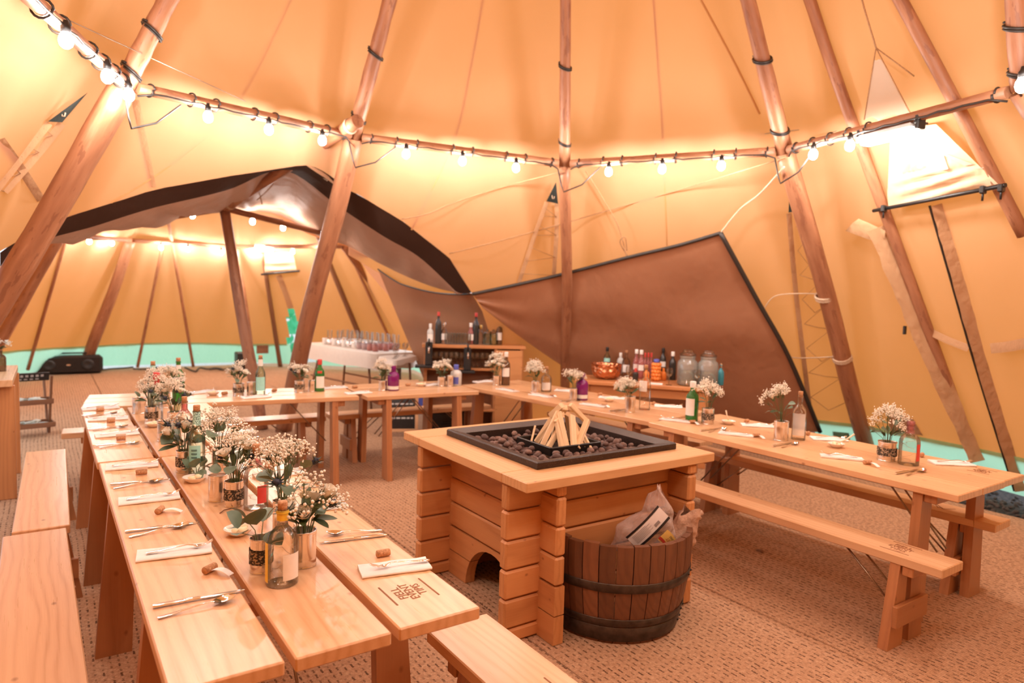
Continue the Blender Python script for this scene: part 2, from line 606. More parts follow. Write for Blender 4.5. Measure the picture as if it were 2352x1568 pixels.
def interp(x, xs, ys):
    if x <= xs[0]: return ys[0]
    for i in range(len(xs) - 1):
        if x <= xs[i + 1]:
            return ys[i] + (ys[i + 1] - ys[i]) * (x - xs[i]) / max(1e-9, xs[i + 1] - xs[i])
    return ys[-1]


# ---- near tent: eight poles, joints seen at the ring
AP1 = Vector((2.252, 3.104, 6.40))
jpx = {1: (285, 197, 2.75), 2: (812, 315, 2.84), 3: (1297, 378, 2.75), 4: (1803, 348, 2.75), 5: (2352, 205, 2.75)}
J = {k: P(*v) for k, v in jpx.items()}
for k, a in ((0, 182.7), (6, -83.8), (7, -130.6)):
    J[k] = Vector((AP1.x + 2.56 * math.cos(math.radians(a)), AP1.y + 2.56 * math.sin(math.radians(a)), 2.75))
B = {k: AP1 + (J[k] - AP1) * (AP1.z / (AP1.z - J[k].z)) for k in J}
B[2] = P(651, 989, 0)
near = Cone([B[k] for k in range(8)], (AP1.x, AP1.y, 7.7), 0.05)       # corner k is pole k

# ---- far tent
AP2 = Vector((2.3, 10.9, 5.3))
B2 = [Vector(p) for p in ((-1.5, 8.6, 0), (-1.7, 11.4, 0), (0.45, 14.0, 0), (3.25, 13.9, 0), (5.75, 11.7, 0), (5.1, 8.5, 0), (1.95, 7.6, 0))]
far_c = Cone(B2, AP2, 0.10)

# hem arch of the near tent between poles 0..3 (seen through to the far tent)
hem_px = [(0, 580), (90, 520), (215, 478), (350, 435), (520, 405), (700, 378), (810, 440), (920, 505), (1030, 590), (1083, 672)]
hem_hits = [near.hit(u, v) for u, v in hem_px]
hs = [h[1] for h in hem_hits]; hz = [h[2] for h in hem_hits]
H0 = 0.36
drop = [near.hit(u, v) for u, v in ((1112, 722), (1135, 800), (1150, 850))]
KS = near.hit(1868, 985)[1]
hx = [0.0, 0.35, 0.7] + hs + [d[1] for d in drop] + [drop[-1][1] + .02]
hy = [H0, H0 + .1, 1.1] + hz + [d[2] for d in drop] + [H0]
def hem1(k):
    if 6.35 < k < 7.75:
        return 2.35
    if k > 7.75 or k < 6.35 and k > 6.2: return 1.2 if k < 7 else .8
    if drop[-1][1] < k < KS: return 0.03
    z = interp(k, hx, hy) if k <= hx[-1] else H0
    if k > hx[-1] or k < .3:
        z += 0.035 * math.sin(PI * (k % 1)) ** 2 - 0.02
    return z

# front arch of the far tent
e_px = [(40, 575), (95, 553), (190, 533), (360, 500), (440, 487), (505, 476), (570, 490), (640, 506), (735, 546), (805, 568)]
e_hits = [far_c.hit(u, v, far=False) for u, v in e_px]
es = [h[1] if h[1] > 3 else h[1] + 7 for h in e_hits if h]; ez = [h[2] for h in e_hits if h]
o_ = sorted(zip(es, ez)); es = [a for a, b in o_]; ez = [b for a, b in o_]
def hem2(k):
    kk = k if k > 3 else k + 7
    if 5.05 < kk < es[0]: return interp(kk, [5.05, es[0]], [0.9, ez[0]])
    if kk < es[0] - .15 or kk > es[-1] + .15: return 0.40 + 0.05 * math.sin(PI * (k % 1))
    return interp(kk, [es[0] - .15] + es + [es[-1] + .15], [0.42] + ez + [0.42])


def build_canvas(cone, hem, name, ztop, cols=20, rows=34, belly=0.03, mat=None, gap=None):
    m = MB(); grid = []
    n = cone.n * cols
    rr = random.Random(3)
    for c in range(n):
        k = c / cols
        zb = hem(k); col = []
        for r in range(rows + 1):
            z = zb + (ztop - zb) * (r / rows)
            w = k % 1
            sag = belly * math.sin(PI * w) * math.sin(PI * min(1, z / ztop))
            sag += 0.012 * math.sin(w * 29 + z * 1.7) * math.sin(z * 2.1 + c * .05) * (1 if z < 2.6 else .3)
            col.append(cone.pt(k, z, sag))
        grid.append(col)
    rowsl = [[grid[c][r] for c in range(n)] for r in range(rows + 1)]
    m.loft(rowsl, True, True)
    if gap:
        keep = [f for f in m.f if not gap(sum((Vector(m.v[i]) for i in f), Vector()) / len(f))]
        m.smooth = [True] * len(keep); m.f = keep
    o = m.obj(name, mat or M['canvas'])
    tag(o, kind='structure')
    return o, grid


cv1, g1 = build_canvas(near, hem1, 'wall_near_tent', 7.5)
cv1['label'] = 'tan tent canvas above and around the long tables and the fire pit'
# a door slit in the far tent showing the garden outside
slit_hit = far_c.hit(676, 770)
slit_k = slit_hit[1]
def slit_gap(p):
    u, v = proj(p)
    return p.y > 10.5 and 710 < v < 880 and 661 < u < 669 + (v - 705) * .55 and u < 716
cv2, g2 = build_canvas(far_c, hem2, 'wall_far_tent', 5.2, cols=40, rows=60, gap=slit_gap)
cv2['label'] = 'tan canvas of the second tent seen through the arch'


# mint skirts from the hem to the ground
def skirt(cone, hem, name, k0, k1, label, n=60):
    m = MB(); rows = [[], [], [], []]
    for i in range(n + 1):
        k = k0 + (k1 - k0) * i / n
        zb = hem(k) + 0.03
        if zb > .62: break
        for j in range(4):
            z = zb * (1 - j / 3) + .06 * j / 3
            p = cone.pt(k, z, 0.02 + 0.02 * math.sin(k * 40 + j) * (j == 2))
            rows[j].append(p)
    m.loft(rows)
    o = m.obj(name, M['skirt']); tag(o, label, None, None, 'structure')
    return o
# unseen canvas added behind the viewpoint to keep bluish daylight off the tables
m = MB(); rows_ = [[], [], [], []]
for i in range(41):
    k = 6.16 + (7.98 - 6.16) * i / 40
    p = near.pt(k, hem1(k)); d = (p - AP1); d.z = 0; d.normalize()
    w_ = math.sin(PI * i / 40) ** .5
    rows_[0].append(p); rows_[1].append(p + d * (1.2 * w_) + Vector((0, 0, .45 * w_))); rows_[2].append(p + d * (2.9 * w_ + .2) + Vector((0, 0, -.3))); q = p + d * (3.6 * w_ + .3); rows_[3].append(Vector((q.x, q.y, .02)))
m.loft(rows_); o = m.obj('wall_back_daylight_block', M['canvas']); tag(o, 'unseen tan canvas added behind the viewpoint to block blue daylight', None, None, 'structure')
skirt(near, hem1, 'trim_1', KS + .005, 6.2, 'mint green ground skirt below the near tent canvas', 90)
skirt(far_c, hem2, 'trim_2', 1.0, slit_k - .04, 'mint green ground skirt at the back of the far tent', 60)
skirt(far_c, hem2, 'trim_3', slit_k + .10, 5.04, 'mint green ground skirt on the right of the far tent', 30)

# dark hem band under the arch of the near tent, brown lining to the far tent
hem3 = [near.pt(k, z) for k, z in zip(hs, hz)]
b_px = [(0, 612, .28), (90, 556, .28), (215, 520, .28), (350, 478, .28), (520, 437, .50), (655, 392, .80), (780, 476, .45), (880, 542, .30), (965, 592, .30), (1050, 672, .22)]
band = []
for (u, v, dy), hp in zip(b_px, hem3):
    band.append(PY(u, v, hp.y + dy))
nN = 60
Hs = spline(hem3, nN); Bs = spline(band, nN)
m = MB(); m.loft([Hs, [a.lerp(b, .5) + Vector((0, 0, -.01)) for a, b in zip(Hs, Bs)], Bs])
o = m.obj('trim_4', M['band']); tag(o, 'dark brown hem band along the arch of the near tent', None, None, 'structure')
Eh = sorted([(h[1] if h[1] > 3 else h[1] + 7, h[3]) for h in e_hits if h], key=lambda t: -t[0])
Ep = [CAMP + (p - CAMP) * (1 + .06 * math.exp(-((proj(p)[0] - 515) / 130) ** 2)) for _, p in Eh] + [PY(870, 604, 8.1), PY(950, 642, 7.5), PY(1020, 666, 6.8), PY(1083, 674, 6.15)]
Es = spline(Ep, nN)
Bl = [b for b in Bs]
m = MB(); rows = []
for j in range(9):
    w = j / 8
    rows.append([a.lerp(b, w) + Vector((0, 0, (-0.10 * math.sin(PI * w) * (1 + .35 * math.sin(i * .9)) * min(1, abs(i - 32) / 12) + .05 * math.exp(-((i - 32) / 4) ** 2)) * math.sin(PI * i / (nN - 1)) ** .6 + 0.02 * math.sin(i * 1.7 + w * 3) * math.sin(PI * w))) for i, (a, b) in enumerate(zip(Bl, Es))])
m.loft(rows)
o = m.obj('ceiling', M['lining']); tag(o, 'brown lining canvas bridging the two tents', None, None, 'structure')


# ---- brown wind sheet on the right, with black edge
def sheet_pt(u, v, mode):
    if mode == 'c':
        return near.hit(u, v, off=0.17)[3]
    return PY(u, v, mode)
def sheet_grid(top, bot, nS, nR, rightpx=None):
    T_ = spline([sheet_pt(*t) for t in top], nS); B_ = spline([sheet_pt(*t) for t in bot], nS)
    R_ = spline([sheet_pt(u, v, 'c') for u, v in rightpx], nR + 1) if rightpx else None
    rows = []
    for j in range(nR + 1):
        w = j / nR; row = []
        for i in range(nS):
            x = i / (nS - 1)
            p = T_[i].lerp(B_[i], w)
            if R_: p = p + (R_[j] - T_[-1].lerp(B_[-1], w)) * (x ** 4)
            d = (p - CAMP).normalized()
            if rightpx:
                f = .022 * math.sin(7 * (1 - x) + 12 * (w - .45)) * math.sin(PI * w) * x + .012 * math.sin(w * 14 + x * 9) * math.sin(PI * w)
            else:
                f = .05 * math.sin(w * 16 + x * 3 + .8 * math.sin(x * 6)) * math.sin(PI * w)
            row.append(p - d * (f + .012))
        rows.append(row)
    return T_, rows
topR = [(1085, 675, 'c'), (1180, 655, 'c'), (1290, 630, 'c'), (1447, 590, 'c'), (1560, 563, 'c'), (1655, 535, 'c')]
botR = [(1108, 706, 'c'), (1190, 770, 'c'), (1300, 845, 'c'), (1400, 895, 'c'), (1560, 945, 'c'), (1700, 985, 'c'), (1884, 992, 'c')]
rpx = ((1655, 535), (1740, 690), (1812, 820), (1884, 992))
topL = [(868, 618, 8.4), (900, 640, 8.1), (930, 655, 7.8), (1000, 672, 7.2), (1085, 675, 6.35), (1180, 660, 6.5)]
botL = [(972, 868, 8.0), (1010, 870, 7.7), (1050, 872, 7.4), (1110, 874, 7.1), (1170, 876, 6.9), (1260, 878, 6.7)]
TL_, rowsL = sheet_grid(topL, botL, 26, 22)
TR_, rowsR = sheet_grid(topR, botR, 40, 18, rpx)
m = MB(); m.loft(rowsL); m.loft(rowsR)
wsh = m.obj('wind_sheet', M['brown'])
tag(wsh, 'large brown canvas sheet with black edge hung across the right side', 'sheet')
mm = MB(); mm.tube([p + (CAMP - p).normalized() * .012 for p in TL_[:22]], .010, 5)
mm.obj('edge_cord', M['cable'], wsh)
mm = MB(); mm.tube([p + (CAMP - p).normalized() * .02 for p in TR_], .019, 6)
mm.tube([p + (CAMP - p).normalized() * .02 for p in [r[-1] for r in rowsR]], .021, 6)
mm.obj('black_edge_tape', M['cable'], wsh)

# ---- ground and mats
gm = MB(); gm.add([(-40, 13.9, -.025), (40, 13.9, -.025), (40, 70, -.025), (-40, 70, -.025)], [(0, 1, 2, 3)])
t = NT('daylight_pale_gravel'); n_ = t.noise(t.coord(), 30, 4)  # pale tone stands in for the blown-out daylight seen under the far skirt
o = gm.obj('ground', t.done(t.bsdf(t.ramp(n_, [(.3, (.42, .44, .42)), (.7, (.62, .64, .62))]), .9)))
tag(o, 'gravel ground outside behind the far tent, paled to read as bright daylight', None, None, 'structure')
gm = MB(); gm.add([(-9, -6, -.02), (14, -6, -.02), (14, 13.9, -.02), (-9, 13.9, -.02)], [(0, 1, 2, 3)])
t = NT('gravel'); co = t.coord()
vo = t.node('TexVoronoi'); t.lk(co, vo.inputs['Vector']); vo.inputs['Scale'].default_value = 38
c = t.ramp(vo.outputs['Distance'], [(0.1, (0.085, 0.06, 0.05)), (0.5, (0.03, 0.02, 0.017)), (0.8, (0.008, 0.006, 0.005))])
o = gm.obj('ground', t.done(t.bsdf(c, .9, bump=vo.outputs['Distance'], bstr=.8, bdist=.02)))
tag(o, 'dark gravel ground outside the matting', None, None, 'structure')
floor = thing('floor', None, None); tag(floor, 'woven coir matting laid in long strips', None, None, 'structure')
xs = [-2.8, -1.655, -.505, .645, 1.795, 2.945, 4.09, 5.24, 6.0]
for i in range(len(xs) - 1):
    mm = MB(); w = xs[i + 1] - xs[i]
    mm.board(16.9, w - .006, .012, .004, Matrix.Rotation(PI / 2, 4, 'Z'))
    s_ = mm.obj('mat_strip', M['coir'], floor, ((xs[i] + xs[i + 1]) / 2, 5.65, -.006 + .0015 * (i % 2)))
# gravel stones beyond the mat edge
gs = [MB().ball((0, 0, 0), .03, 7, 5, None, (1, .8, .6), .2).mesh('gravel_stone', simple('gravel_stone', (.055, .04, .034), .85, 0, .4, 30)) for _ in range(3)]
gv = MB(); r2 = random.Random(4)
for i in range(420):
    gv.ball((r2.uniform(6.02, 6.75), r2.uniform(1.2, 4.8), -.012), r2.uniform(.012, .03), 6, 4, Euler((r2.random(), r2.random(), r2.random() * 6)).to_matrix().to_4x4(), (1, .8, .6), .2, r2)
o = gv.obj('gravel', simple('gravel_grey', (.06, .045, .038), .85, 0, .4, 30)); tag(o, 'loose dark gravel between the mat edge and the tent skirt', 'gravel', None, 'stuff')

# ---- hedge outside the door slit
hd = MB(); r2 = random.Random(9)
for i in range(1700):
    p = Vector((5.0 + r2.uniform(-2.2, 3.2), 16.5 + r2.uniform(-.6, .8), r2.uniform(0, 3.2)))
    R = Euler((r2.uniform(0, 6), r2.uniform(0, 6), r2.uniform(0, 6))).to_matrix()
    s_ = r2.uniform(.08, .2)
    hd.add([p + R @ Vector(q) * s_ for q in ((-1, 0, 0), (0, -.5, .1), (1, 0, 0), (0, .5, .1))], [(0, 1, 2, 3)])
o = hd.obj('hedge', cloth('hedge_leaf', (.12, .55, .33), .4, (.25, .9, .5), 4, .1)); tag(o, 'leafy green hedge outside the door slit of the far tent', 'hedge', None, 'stuff')

# ---- poles
def log_pole(a, b, ra, rb, n=12, name='tent_pole', label='', group=None, bend=0.02, mat=None, seed=1):
    a, b = Vector(a), Vector(b); r2 = random.Random(seed)
    N = 18; pts = []; rad = []
    d = (b - a); side = d.cross(Vector((0, 0, 1))).normalized()
    ph = r2.uniform(0, 6)
    for i in range(N + 1):
        w = i / N
        pts.append(a + d * w + side * (bend * math.sin(w * 5 + ph) * math.sin(PI * w)))
        rad.append((ra + (rb - ra) * w) * (1 + r2.uniform(-.03, .03)))
    m = MB(); m.tube(pts, rad, n)
    o = m.obj(name, mat or M['pole'])
    return tag(o, label, 'pole', group)

def ring_on(a, b, t, R, r=.006, tilt=.3, turns=1, mat='cable'):
    """cord lashed round a log"""
    a, b = Vector(a), Vector(b); d = (b - a).normalized(); x = d.cross(Vector((0, 0, 1))).normalized(); y = d.cross(x)
    c = a.lerp(b, t); pts = []
    N = 14 * turns
    for i in range(N + 1):
        an = 2 * PI * i / 14
        pts.append(c + x * R * math.cos(an) + y * R * math.sin(an) + d * (tilt * R * math.cos(an) + .014 * i / 14))
    return MB().tube(pts, r, 5)

low_r = {0: .07, 1: .082, 2: .080, 3: .052, 4: .072, 5: .07, 6: .07, 7: .07}
up_end = {1: (385, 0), 2: (895, 0), 3: (1299, 0), 4: (1718, 0), 5: (2332, -20)}
pname = {1: 'at the left of the picture', 2: 'standing between the two far tables and the arch', 3: 'upright behind the far right table', 4: 'leaning behind the near right table', 5: 'above the right edge of the picture', 0: 'out at the left side', }
UP = {}
for k in range(0, 6):
    o = log_pole(B[k], J[k], low_r[k] * 1.08, low_r[k], name='tent_pole', label='round log tent pole, lower length, ' + pname[k], seed=k)
    if k in up_end:
        d = ray(*up_end[k])
        w = AP1 - J[k]; w0 = CAMP - J[k]
        a_, b_, c_, d_, e_ = d.dot(d), d.dot(w), w.dot(w), d.dot(w0), w.dot(w0)
        s_ = (b_ * e_ - c_ * d_) / (a_ * c_ - b_ * b_)
        q = CAMP + d * s_
        e = J[k] + (q - J[k]) * 1.0
        e = q + (AP1 - q) * .9
        tt = [J[k] - (J[k] - B[k]).normalized() * -.0, q, e]
    else:
        tt = [J[k], J[k].lerp(AP1, .5), J[k].lerp(AP1, .93)]
    pts = [tt[0].lerp(tt[1], i / 8) for i in range(8)] + [tt[1].lerp(tt[2], i / 5) for i in range(6)]
    UP[k] = (tt[0], tt[1])
    ru = .050 if k == 3 else .062
    r2 = random.Random(k + 50)
    m = MB(); m.tube(pts, [ru * (1 + r2.uniform(-.06, .06)) * (1 - .02 * i) for i in range(len(pts))], 12)
    o2 = m.obj('tent_pole', M['pole']); tag(o2, 'log tent pole, upper length, ' + pname[k], 'pole')
    for t_ in (.14, .62):
        ring_on(tt[0], tt[1], t_, ru * 1.05, .007, .4, 2).obj('cord_lashing', M['cable'], o2)
# slim door poles of the near tent on the right
for (a, b, c, lab) in (((1860, 0), (1950, 262), (2225, 1010), 'slim door pole left of the rolled door flap, right side'), ((2068, 0), (2183, 215), (2352, 540), 'slim door pole right of the rolled door flap, right edge')):
    pts = [near.hit(*q, off=.07)[3] for q in (a, b, c)]
    pts = [pts[0] + (pts[0] - pts[1]) * .3] + pts
    m = MB(); m.tube(spline(pts, 16), .040, 10)
    tag(m.obj('door_pole', M['pole']), lab, 'pole')

# ---- ring beams
BEAM = {}
def beam(ka, kb, label, r=.036):
    a, b = J[ka].copy(), J[kb].copy()
    d = (b - a).normalized()
    ins = (AP1 - (a + b) / 2); ins.z = 0; ins.normalize()
    a += d * .07 + ins * .02; b -= d * .07 - ins * .02
    BEAM[(ka, kb)] = (a, b)
    m = MB(); N = 12; r2 = random.Random(ka + 3)
    m.tube([a.lerp(b, i / N) for i in range(N + 1)], [r * (1 + r2.uniform(-.05, .05)) for _ in range(N + 1)], 12)
    o = m.obj('ring_beam', M['pole']); tag(o, label, 'beam', 'round log beams tied between the tent poles')
    for t_ in (.04, .96):
        ring_on(a, b, t_, r * 1.1, .006, .1, 1).obj('tie_strap', M['cable'], o)
    return o
beam(0, 1, 'log ring beam running out of the top left corner')
beam(1, 2, 'log ring beam above the arch, left of its peak')
beam(2, 3, 'log ring beam above the arch, right of its peak')
beam(3, 4, 'log ring beam above the brown sheet')
beam(4, 5, 'log ring beam running out at the right, above the door flap')
beam(5, 6, 'log ring beam overhead on the right'); beam(6, 7, 'log ring beam overhead behind the camera'); beam(7, 0, 'log ring beam overhead on the left')

def beam_t(key, u):
    a, b = BEAM[key]; lo, hi = 0.0, 1.0
    for _ in range(40):
        mid = (lo + hi) / 2
        d = a.lerp(b, mid) - CAMP
        x = proj(a.lerp(b, mid))[0] if d.dot(_f) > 0.05 else -9e9
        if x < u: lo = mid
        else: hi = mid
    return (lo + hi) / 2

# ---- festoon lights
bulb_m = MB().lathe([(0.006, .030), (.017, .024), (.028, .004), (.031, -.016), (.026, -.034), (.013, -.046), (0.001, -.049)][::-1], 12).mesh('bulb', M['bulb'])
hold_m = MB().lathe([(.012, .02), (.020, .024), (.021, .052), (.013, .062), (.010, .078), (0.001, .08)], 10).mesh('bulb_holder', M['plastic'])
def festoon(label, spots, path, sc=1.0, tie_r=.044):
    """spots: hanging points; path: cable points"""
    st = thing('festoon_string', label, 'string lights', spots[0])
    m = MB(); m.tube([p - spots[0] for p in path], .0065 * sc, 5, smooth=True); m.obj('cable', M['cable'], st)
    for p in spots:
        h = link('bulb_holder', hold_m, st, p - spots[0] + Vector((0, 0, -.082 * sc))); h.scale = (sc,) * 3
        b_ = link('bulb', bulb_m, h, (0, 0, 0))
    return st
def beam_festoon(key, us, label, loop_end=True, ts=None):
    a, b = BEAM[key]; spots = []
    ts = ts or [beam_t(key, u) for u in us]
    ins = AP1 - (a + b) / 2; ins.z = 0; ins.normalize()
    for t_ in ts: spots.append(a.lerp(b, t_) + ins * .062 + Vector((0, 0, -.008)))
    pts = [a + Vector((0, 0, -.05))]
    N = 22
    for i in range(1, N): pts.append(a.lerp(b, i / N) + ins * .045 + Vector((0, 0, -.018 - .012 * abs(math.sin(i * 1.3)))))
    pts.append(b + Vector((0, 0, -.05)))
    if loop_end:
        d = (b - a).normalized()
        nx = BEAM.get((key[1], key[1] + 1))
        if nx and key[1] < 5:
            e_ = nx[0].lerp(nx[1], .16) + Vector((0, 0, -.045)); tc = (CAMP - b).normalized()
            mid_ = (b + nx[0]) / 2
            pts += [b.lerp(mid_, .6) + tc * .12 + Vector((0, 0, -.19)), mid_ + tc * .13 + Vector((0, 0, -.25)), nx[0].lerp(e_, .4) + tc * .10 + Vector((0, 0, -.17)), e_]
        else: pts += [b + d * .04 + Vector((0, 0, -.16)) + (CAMP - b).normalized() * .08, b + d * .12 + Vector((0, 0, -.20)) + (CAMP - b).normalized() * .09, b + d * .22 + Vector((0, 0, -.14)) + (CAMP - b).normalized() * .05]
    st = festoon(label, spots, pts)
    o0 = spots[0]
    for t_ in ts:
        for dt in (-.05, .05):
            ring_on(a - o0, b - o0, min(.97, max(.03, t_ + dt)), .044, .006, .05, 1).obj('cable_tie', M['cable'], st)
    return st
beam_festoon((0, 1), None, 'lit festoon bulbs on the ring beam in the top left corner', ts=[.45, .74, .93])
beam_festoon((1, 2), (465, 605, 728), 'three lit festoon bulbs on the beam left of the arch peak')
beam_festoon((2, 3), (932, 1060, 1182), 'three lit festoon bulbs on the beam right of the arch peak')
beam_festoon((3, 4), (1405, 1527, 1662), 'three lit festoon bulbs on the beam above the brown sheet')
beam_festoon((4, 5), (1885, 1970), 'two lit festoon bulbs beside the white strip light on the right beam', False)
beam_festoon((5, 6), None, 'lit festoon bulbs overhead on the right', False, ts=[.2, .5, .8])
beam_festoon((6, 7), None, 'lit festoon bulbs overhead behind the camera', False, ts=[.2, .5, .8])
beam_festoon((7, 0), None, 'lit festoon bulbs overhead on the left', False, ts=[.2, .5, .8])

# strip light with clamps on the right beam
a, b = BEAM[(4, 5)]
t0, t1 = beam_t((4, 5), 1985), beam_t((4, 5), 2105)
c0, c1 = a.lerp(b, t0), a.lerp(b, t1)
sl = thing('strip_light', 'bright white strip light clamped under the right ring beam', 'lamp', c0 + Vector((0, 0, -.075)))
L = (c1 - c0).length; ang = math.atan2(c1.y - c0.y, c1.x - c0.x)
Mr = Matrix.Rotation(ang, 4, 'Z')
MB().board(L, .10, .030, .006, Mr, (L / 2, 0, .02)).obj('housing', simple('lamp_housing', (.6, .6, .6), .4), sl)
MB().board(L * .98, .085, .040, .012, Mr, (L / 2, 0, -.016)).obj('diffuser', M['strip_light'], sl)
for x in (-.02, L + .03):
    mm = MB(); mm.board(.03, .07, .09, .006, Mr, (x, 0, .035)); mm.tube([Mr @ Vector((x, -.05, .03)), Mr @ Vector((x, .06, .03))], .008, 6)
    mm.obj('clamp', M['plastic'], sl)

# ---- link pole between the tents
Jf = PY(515, 478, 7.95)
Lk0 = P(822, 278, 2.90)
o = log_pole(Lk0, Jf + (Jf - Lk0).normalized() * .05, .055, .05, label='long link pole from the near ring to the front pole of the far tent', name='link_pole', bend=.0)
ring_on(Lk0, Jf, .04, .06, .006, .2, 2, 'rope').obj('rope_lashing', M['white_rope'], o)
ring_on(Lk0, Jf, .93, .056, .006, .2, 3).obj('rope_lashing', M['white_rope'], o)

# ---- far tent poles, ring, bulbs
def far_pole(top, base, r, label, name='far_tent_pole'):
    return log_pole(base, top, r * 1.1, r * .9, label=label, name=name, seed=int(r * 1000))
far_pole(Jf, Vector((1.952, 7.604, 0)), .060, 'front log pole of the far tent, foot seen under the far table')
K = {'f': Jf, 'bl': PY(300, 552, 12.6), 'br': PY(540, 566, 12.7), 'l': PY(140, 540, 10.6), 'r': PY(790, 566, 10.6), 'fr': PY(800, 556, 8.9)}
far_pole(K['bl'], Vector((.55, 13.75, 0)), .085, 'thick log pole at the back of the far tent, behind the black party speaker')
far_pole(K['br'], P(582, 852, 0) , .06, 'log pole at the back of the far tent, behind the small speaker box')
far_pole(K['l'], P(-75, 905, 0), .075, 'log pole of the far tent at the left edge of the arch')
far_pole(K['r'], P(985, 826, 0), .065, 'log pole of the far tent sloping down behind the bar')
for (a, b, r, lab) in (((150, 555), (64, 848), .028, 'slim pole on the far canvas near the left table'), ((384, 492), (444, 842), .028, 'slim pole on the far canvas above the green bottle'),
                       ((368, 590), (316, 842), .028, 'slim pole on the far canvas right of the party speaker'), ((740, 566), (838, 800), .05, 'dark sloping door pole of the far tent above the white table'),
                       ((608, 612), (644, 842), .045, 'door pole of the far tent left of the door slit'), ((800, 575), (905, 800), .028, 'slim sloping pole of the far tent right of the white table')):
    ha, hb = far_c.hit(*a, off=.07), far_c.hit(*b, off=.10)
    q = hb[3]
    if q.z < 0: q = ha[3].lerp(q, ha[3].z / (ha[3].z - q.z))
    log_pole(q, ha[3] + (ha[3] - q) * .12, r, r * .85, label=lab, name='slim_pole', n=8, mat=M['dark_wood'] if r > .04 else M['pole'], bend=0)
def far_beam(a, b, label):
    m = MB(); m.tube([a, a.lerp(b, .5), b], .034, 10); o = m.obj('far_ring_beam', M['pole'])
    tag(o, label, 'beam', 'log ring beams of the far tent'); return o
far_beam(K['f'], K['l'], 'far tent ring beam from its front pole to the left')
far_beam(K['f'], K['fr'] + Vector((.4, .3, 0)), 'far tent ring beam from its front pole to the right')
far_beam(K['l'], K['bl'], 'far tent ring beam along the left side')
far_beam(K['bl'], K['br'], 'far tent ring beam across the back, behind the bulbs')
far_beam(K['br'], K['r'], 'far tent ring beam along the back right')
def far_bulbs(pxs, Y0, Y1, label):
    sp = [PY(u, v, Y0 + (Y1 - Y0) * i / max(1, len(pxs) - 1)) + Vector((0, 0, .09)) for i, (u, v) in enumerate(pxs)]
    return festoon(label, sp, [p + Vector((0, 0, .0)) for p in sp] if len(sp) > 1 else [sp[0], sp[0] + Vector((.1, 0, 0))], 1.0)
far_bulbs([(158, 546), (205, 554), (257, 558)], 11.0, 12.2, 'lit bulbs on the left of the far tent ring')
far_bulbs([(370, 568), (432, 572), (508, 580)], 12.5, 12.55, 'lit bulbs along the back of the far tent ring')
far_bulbs([(356, 492), (442, 494)], 9.6, 9.0, 'lit bulbs just below the lining left of the far front pole')
far_bulbs([(580, 508), (650, 522)], 8.7, 8.8, 'lit bulbs just right of the far front pole')
far_bulbs([(578, 578), (672, 578), (733, 572)], 12.5, 10.9, 'lit bulbs by the far door')
s0 = PY(588, 570, 12.2); s1 = PY(626, 572, 12.0)
sl = thing('strip_light', 'small bright white strip light above the far door', 'lamp', s0)
L = (s1 - s0).length; Mr = Matrix.Rotation(math.atan2(s1.y - s0.y, s1.x - s0.x), 4, 'Z')
MB().board(L, .10, .03, .006, Mr, (L / 2, 0, .06)).obj('housing', simple('lamp_housing2', (.6, .6, .6), .4), sl)
MB().board(L, .09, .09, .012, Mr, (L / 2, 0, 0)).obj('diffuser', M['strip_light'], sl)
# ================================================================== TABLES, BENCHES
T, BH = 0.70, 0.43
ORD = ['first', 'second', 'third', 'fourth', 'fifth', 'sixth', 'seventh', 'eighth', 'ninth', 'tenth', 'eleventh', 'twelfth']

def text_mesh(body, size, mat, name='lettering', ext=.0004, align='CENTER', spacing=1.0):
    cu = bpy.data.curves.new('t', 'FONT'); cu.body = body; cu.size = size; cu.extrude = ext
    cu.align_x = align; cu.align_y = 'CENTER'; cu.space_line = .85; cu.space_character = spacing; cu.resolution_u = 2
    ob = bpy.data.objects.new('t', cu); COL.objects.link(ob)
    dg = bpy.context.evaluated_depsgraph_get()
    me = bpy.data.meshes.new_from_object(ob.evaluated_get(dg))
    bpy.data.objects.remove(ob); bpy.data.curves.remove(cu)
    me.name = name; me.materials.clear(); me.materials.append(mat)
    return me
M['burn'] = simple('burnt_brand', (.26, .095, .035), .7, 0, .2, 200)
brand_me = text_mesh('FJELL\nEVENT\nTIPIS', .036, M['burn'], 'burnt_mark')
_b = MB(); _b.board(.13, .005, .0008, .0001, None, (0, .066, 0)); _b.board(.13, .005, .0008, .0001, None, (0, -.062, 0))
bar_me = _b.mesh('burnt_bar', M['burn'])
# mountain outline of the brand
_b = MB()
for (a, b) in (((-.05, -.028), (-.012, .034)), ((-.012, .034), (.045, -.028)), ((.004, .008), (.018, .026)), ((.018, .026), (.055, -.028))):
    a, b = Vector((*a, 0)), Vector((*b, 0)); d = b - a
    _b.board(d.length, .005, .0008, .0001, Matrix.Translation((a + b) / 2) @ Matrix.Rotation(math.atan2(d.y, d.x), 4, 'Z'))
mount_me = _b.mesh('burnt_mountain', M['burn'])

